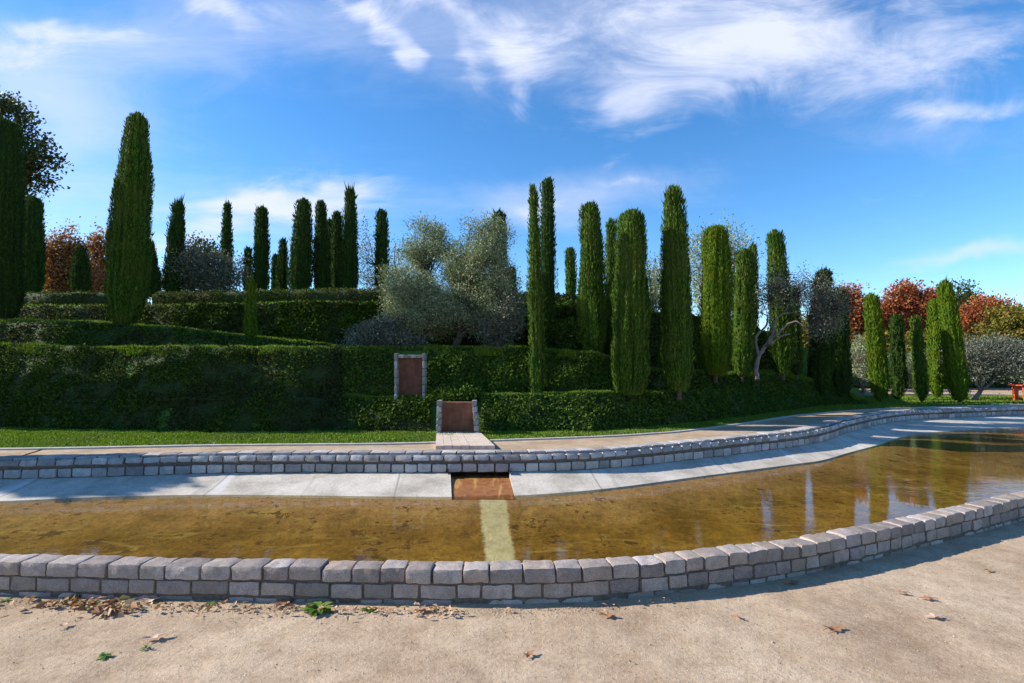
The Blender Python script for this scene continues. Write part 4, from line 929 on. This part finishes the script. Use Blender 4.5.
# red table at the right edge
q = P3(at_z(1024, 402.5)); root = empty('red_table', tuple(q)); tag(root, 'orange-red wooden table partly cut off by the right edge of the photo', 'table')
h = .76; m = MB()
for k in range(4): m.box((-.36+.0, -.34+k*.175, h-.045), (1.5, -.34+k*.175+.16, h))
m.build('tabletop', 'red_paint', root)
for (x, y) in ((-.12, -.24), (-.12, .24), (1.2, -.24), (1.2, .24)):
    m = MB(); m.add([( x-.07, y-.05, 0), (x+.07, y-.05, 0), (x+.07, y+.05, 0), (x-.07, y+.05, 0), (x-.12, y-.05, h-.047), (x+.10, y-.05, h-.047), (x+.10, y+.05, h-.047), (x-.12, y+.05, h-.047)], [[0,3,2,1],[4,5,6,7],[0,1,5,4],[1,2,6,5],[2,3,7,6],[3,0,4,7]])
    m.build('leg', 'red_paint', root)
m = MB(); m.box((-.05, -.02, .18), (1.15, .02, .27)); m.build('stretcher', 'red_paint', root)

# ------------------------------------------------------------------ foreground litter, pebbles, weeds
def curled_leaf(label, x, y, size, mat, rot, group='single fallen leaves on the sandy path', lobed=True):
    p = at_z(x, y, .02); o_ = MB(); n = 22; rnd = random.Random(int(x*7+y)); size = size*.78
    ang = np.linspace(0, 2*np.pi, n, endpoint=False); rr = [size*.5*(1+.38*math.cos(5*a) if lobed else 1)*(.75+.5*abs(math.cos(a)))*rnd.uniform(.85, 1.1) for a in ang]
    rings = []
    size_ = size
    for t in (.02, .5, 1.0):
        rings.append(np.array([(r*t*math.cos(a), r*t*math.sin(a)*.7, .005+.16*size*(t**2)*(math.cos(2*a+rot)*.45+.4)*rnd.uniform(.7, 1.1)+.02*size) for a, r in zip(ang, rr)]))
    o_.grid(loft(rings), True)
    stem = np.array([(-size*.15, 0, .012), (-size*.6, .02*size, .014), (-size*.95, -.05*size, .006)]); o_.tube(stem, [.002, .002, .0015], 5)
    ob = o_.build('fallen_leaf', mat, smooth_=True); ob.location = p; ob.rotation_euler = (rnd.uniform(-.1, .1), rnd.uniform(-.1, .1), rot); tag(ob, label, 'leaf', group)
for a in (('largest pale crumpled leaf lying alone on the path at lower left', 153, 638, .115, 'paleleaf', .5), ('small pale leaf between the wall and the crumpled leaf', 64, 625.5, .06, 'paleleaf', 1.2),
          ('dry brown leaf with a dark curled end in the open path at lower right', 834, 630, .12, 'redleaf', .3), ('long orange-brown leaf at the edge of the wall shadow in the middle', 607, 616, .10, 'redleaf', -.2),
          ('small reddish leaf flat on the path at the bottom centre', 529, 655, .07, 'redleaf', .8), ('thin brown leaf lying in the shadow at the foot of the right wall', 792, 583, .11, 'redleaf', .1),
          ('reddish leaf sliver beyond the shadow edge at right', 902, 593, .07, 'redleaf', 2.5), ('curled brown leaf right of the reddish sliver', 928, 599, .08, 'redleaf', 2.8),
          ('dark little leaf nearest the right edge of the path', 988, 571, .07, 'redleaf', .4), ('thin pale leaf above the dry curled leaf on the right', 935, 617.5, .10, 'paleleaf', 3.0),
          ('russet leaf caught against the wall left of the green weed', 283, 604, .13, 'redleaf', .9), ('russet leaf by the wall foot right of the green weed', 425, 611, .10, 'redleaf', .7),
          ('broad beige leaf lying on the litter by the left wall', 150, 601, .13, 'paleleaf', .2), ('faint small leaf left of the dry brown one on the lower path', 737, 617, .05, 'redleaf', 1.9)):
    curled_leaf(*a)

def litter():
    lv = MB(); xs_ = np.concatenate([rng.normal(95, 32, 150), rng.uniform(150, 460, 170), rng.uniform(-10, 700, 60)]); n = len(xs_)
    P = []
    for x in xs_:
        y0 = np.interp(x, [0, 100, 200, 300, 400, 500, 600, 700], [600, 602, 605, 607, 608, 609, 606, 596])
        P.append(P3(at_z(x, y0+abs(rng.normal(0, 5.5 if x < 150 else 4.0))+1, .02)))
    P = np.array(P); P[:, 2] = .03+rng.random(n)*.025
    sz = rng.uniform(.018, .06, n)*np.where(xs_ < 135, 1.3, .8); leaves(lv, P, rng.normal(size=(n, 3))*[1, 1, .25], rng.normal(size=(n, 3))*.5+[0, 0, 1], sz, sz*.6, .25)
    return lv.build('leaf_litter', 'deadleaf')
tag(litter(), 'strip of dry fallen leaves and debris along the foot of the near wall', 'leaf litter', kind='stuff')
def pebbles():
    m = MB(); n = 5200
    x = rng.uniform(-4.5, 6, n); y = rng.uniform(1.9, 5.5, n)**1.0; yb = np.interp(x, NEAR[:, 0], NEAR[:, 1])
    x[:2600] = rng.uniform(-4.5, 1.2, 2600); yb = np.interp(x, NEAR[:, 0], NEAR[:, 1]); y[:2600] = yb[:2600]-.035-np.abs(rng.normal(0, .07, 2600)); ok = y < yb-.03; x, y = x[ok], y[ok]; n = len(x)
    s = rng.uniform(.0015, .0055, n)*(1+.8*(rng.random(n) > .985))
    base = np.array([(1,0,0),(0,1,0),(-1,0,0),(0,-1,0),(0,0,1),(0,0,-1)], float); F6 = np.array([[0,1,4],[1,2,4],[2,3,4],[3,0,4],[1,0,5],[2,1,5],[3,2,5],[0,3,5]])
    V = base[None]*s[:, None, None]*rng.uniform(.6, 1.3, (n, 6, 1)); V[..., 2] *= .7; V += np.stack([x, y, np.full(n, .014)], 1)[:, None]
    m.add(V.reshape(-1, 3), (F6[None]+np.arange(n)[:, None, None]*6).reshape(-1, 3)); return m.build('loose_gravel', 'pebble', smooth_=True)
tag(pebbles(), 'loose small gravel grains strewn over the sandy path', 'gravel', kind='stuff')
def weed(label, x, y, size, n, seed):
    p = at_z(x, y, .015); rnd = np.random.default_rng(seed); m = MB()
    a = rnd.random(n)*6.283; tilt = rnd.uniform(.25, 1.0, n)
    for k in range(n):
        d = np.array([math.cos(a[k]), math.sin(a[k]), tilt[k]]); d /= np.linalg.norm(d); L_ = size*rnd.uniform(.6, 1.2); s = unit(np.cross(d, [0, 0, 1.0])); w = L_*.16
        rows_ = []
        for t, wt in ((0, .2), (.3, .75), (.6, 1), (.85, .6), (1, .05)):
            c = d*L_*t+np.array([0, 0, -L_*.45*t*t]); rows_.append(np.array([c-s*w*wt, c+np.array([0, 0, -.1*w]), c+s*w*wt]))
        m.grid(loft(rows_))
    o = m.build('weed_plant', 'weed', smooth_=True); o.location = p; tag(o, label, 'plant', 'weeds at the foot of the near wall')
weed('largest bright green leafy weed at the foot of the near wall', 318, 610, .13, 26, 1)
weed('small green weed among the dead leaves by the left wall', 68, 601, .08, 16, 2)
weed('small weed right of the beige leaf at the wall foot', 210, 606, .06, 14, 3)
weed('weed sprig at the wall foot, right neighbour of the largest weed', 368, 610, .06, 12, 4)
weed('flat little grass tuft on the open path at lower left', 104, 656, .05, 20, 5)
weed('tiny sprig beside the largest pale crumpled leaf', 146, 648, .04, 10, 6)
weed('tiny seedling under the near wall at the far left', 5, 600, .05, 8, 7)

# ------------------------------------------------------------------ sky, sun
SUN_EL, AZ = 29.5, 4.5      # sun to the left, AZ degrees beyond straight left (behind the mound)
sd = Vector((-math.cos(R(SUN_EL))*math.cos(R(AZ)), math.cos(R(SUN_EL))*math.sin(R(AZ)), math.sin(R(SUN_EL))))
sun_d = bpy.data.lights.new('sun', 'SUN'); sun_d.energy = 4.6; sun_d.angle = R(.5); sun_d.color = (1.0, .955, .87)
sun = bpy.data.objects.new('sun', sun_d); COL.objects.link(sun); sun.rotation_euler = sd.to_track_quat('Z', 'Y').to_euler()
world = bpy.data.worlds.new('World'); scene.world = world; world.use_nodes = True
nt = world.node_tree; nt.nodes.clear()
wo = N(nt, 'ShaderNodeOutputWorld'); bg = N(nt, 'ShaderNodeBackground')
sky = N(nt, 'ShaderNodeTexSky'); sky.sky_type = 'NISHITA'; sky.sun_disc = False; sky.sun_elevation = R(SUN_EL)
sky.sun_rotation = math.atan2(sd.x, sd.y); sky.air_density = 1.0; sky.dust_density = .3; sky.ozone_density = 4.0; sky.altitude = 650
hs = N(nt, 'ShaderNodeHueSaturation'); hs.inputs['Saturation'].default_value = 1.22; hs.inputs['Value'].default_value = 1.0
nt.links.new(sky.outputs[0], hs.inputs['Color'])
tc = N(nt, 'ShaderNodeTexCoord'); sp = N(nt, 'ShaderNodeSeparateXYZ'); nt.links.new(tc.outputs['Generated'], sp.inputs[0])
# flat high cloud layer: direction projected on a plane overhead
zc = math_(nt, 'MAXIMUM', sp.outputs[2], .03)
cxp = math_(nt, 'DIVIDE', sp.outputs[0], zc); cyp = math_(nt, 'DIVIDE', sp.outputs[1], zc)
cv = N(nt, 'ShaderNodeCombineXYZ'); nt.links.new(cxp, cv.inputs[0]); nt.links.new(cyp, cv.inputs[1])
# tangent coordinates for where each bank of cloud lies (u = right, v = up)
yy = math_(nt, 'MAXIMUM', sp.outputs[1], .05); u = math_(nt, 'DIVIDE', sp.outputs[0], yy); v = math_(nt, 'DIVIDE', sp.outputs[2], yy)
uvv = N(nt, 'ShaderNodeCombineXYZ'); nt.links.new(u, uvv.inputs[0]); nt.links.new(v, uvv.inputs[1])
w1 = tex(nt, 2.6, 4, .6, vec=uvv.outputs[0])
wx = math_(nt, 'MULTIPLY', math_(nt, 'SUBTRACT', w1.outputs[0], .5), .30)
u2 = math_(nt, 'ADD', u, wx); v2 = math_(nt, 'ADD', v, math_(nt, 'MULTIPLY', wx, .7))
def pos(x, y): d = ray(x, y); return d.x/d.y, d.z/d.y
def blob(x, y, rx, ry, ang=0, pw=1.0):
    cu, cv_ = pos(x, y); a = R(ang); du = math_(nt, 'SUBTRACT', u2, cu); dv = math_(nt, 'SUBTRACT', v2, cv_)
    p = math_(nt, 'ADD', math_(nt, 'MULTIPLY', du, math.cos(a)), math_(nt, 'MULTIPLY', dv, math.sin(a)))
    q = math_(nt, 'SUBTRACT', math_(nt, 'MULTIPLY', dv, math.cos(a)), math_(nt, 'MULTIPLY', du, math.sin(a)))
    p = math_(nt, 'DIVIDE', p, rx/F); q = math_(nt, 'DIVIDE', q, ry/F)
    r2 = math_(nt, 'ADD', math_(nt, 'MULTIPLY', p, p), math_(nt, 'MULTIPLY', q, q))
    return math_(nt, 'MULTIPLY', math_(nt, 'EXPONENT', math_(nt, 'MULTIPLY', r2, -1.0)), pw)
def total(bs):
    t = bs[0]
    for b_ in bs[1:]: t = math_(nt, 'ADD', t, b_)
    return t
dense = total([blob(720, 75, 120, 40, 8, .75), blob(860, 40, 200, 60, -6, .75), blob(620, 95, 50, 26, 10, .45), blob(620, 20, 90, 40, 0, .45), blob(365, 28, 60, 20, -48, .75), blob(405, 62, 20, 16, -55, .6), blob(512, 45, 32, 55, 70, .8), blob(430, 5, 60, 16, 0, .7), blob(525, 92, 16, 16, 0, .5), blob(60, 12, 70, 12, 6, .5), blob(120, 25, 60, 10, -12, .4), blob(465, 60, 30, 12, -60, .4), blob(545, 205, 30, 10, 10, .5), blob(640, 182, 50, 7, 5, .5),
               blob(215, 8, 60, 22, -35, .75), blob(25, 45, 70, 22, 5, .4), blob(300, 192, 85, 18, 8, 1.1), blob(345, 205, 45, 16, 0, .6), blob(185, 232, 80, 22, 15, .7), blob(960, 108, 110, 14, 6, .6), blob(660, 126, 26, 8, 0, .4)])
thin = total([blob(30, 180, 110, 80, -15, .5), blob(120, 40, 220, 60, 0, .5), blob(60, 100, 130, 50, -20, .55), blob(600, 190, 140, 24, 5, .55), blob(965, 260, 80, 9, 8, .75), blob(250, 215, 190, 50, 5, .5), blob(480, 25, 260, 70, 0, .5), blob(540, 215, 80, 20, 0, .4), blob(900, 330, 500, 40, 0, .2), blob(930, 135, 160, 30, 0, .3), blob(800, 40, 300, 80, 0, .35)])
mp = N(nt, 'ShaderNodeMapping'); mp.inputs['Scale'].default_value = (1.0, 2.4, 1); mp.inputs['Rotation'].default_value = (0, 0, R(24)); nt.links.new(uvv.outputs[0], mp.inputs[0])
n1 = tex(nt, 3.4, 11, .66, vec=mp.outputs[0]); n1.inputs['Distortion'].default_value = .9
n2 = tex(nt, 1.3, 7, .6, vec=cv.outputs[0], stretch=(.8, 1.6, 1)); n2.inputs['Distortion'].default_value = .8
nn = math_(nt, 'ADD', math_(nt, 'MULTIPLY', n1.outputs[0], .65), math_(nt, 'MULTIPLY', n2.outputs[0], .35))
cd = smooth(nt, math_(nt, 'ADD', math_(nt, 'MULTIPLY', math_(nt, 'SUBTRACT', nn, .5), 2.3), dense), .2, 1.1)
cth = smooth(nt, math_(nt, 'ADD', math_(nt, 'MULTIPLY', math_(nt, 'SUBTRACT', nn, .5), 1.0), thin), .1, 1.0)
cover = math_(nt, 'MINIMUM', math_(nt, 'ADD', math_(nt, 'MULTIPLY', cd, .72), math_(nt, 'MULTIPLY', cth, .55)), .93)
cloudc = N(nt, 'ShaderNodeRGB'); cloudc.outputs[0].default_value = (3.75, 4.0, 4.9, 1)
skymix = mixc(nt, cover, hs.outputs[0], cloudc.outputs[0])
nt.links.new(skymix, bg.inputs[0]); bg.inputs[1].default_value = .125
nt.links.new(bg.outputs[0], wo.inputs[0])

scene.view_settings.view_transform = 'Standard'; scene.view_settings.look = 'None'
scene.view_settings.exposure = 0.92; scene.view_settings.gamma = 1
scene.cycles.max_bounces = 6; scene.cycles.transparent_max_bounces = 8; scene.cycles.use_denoising = True
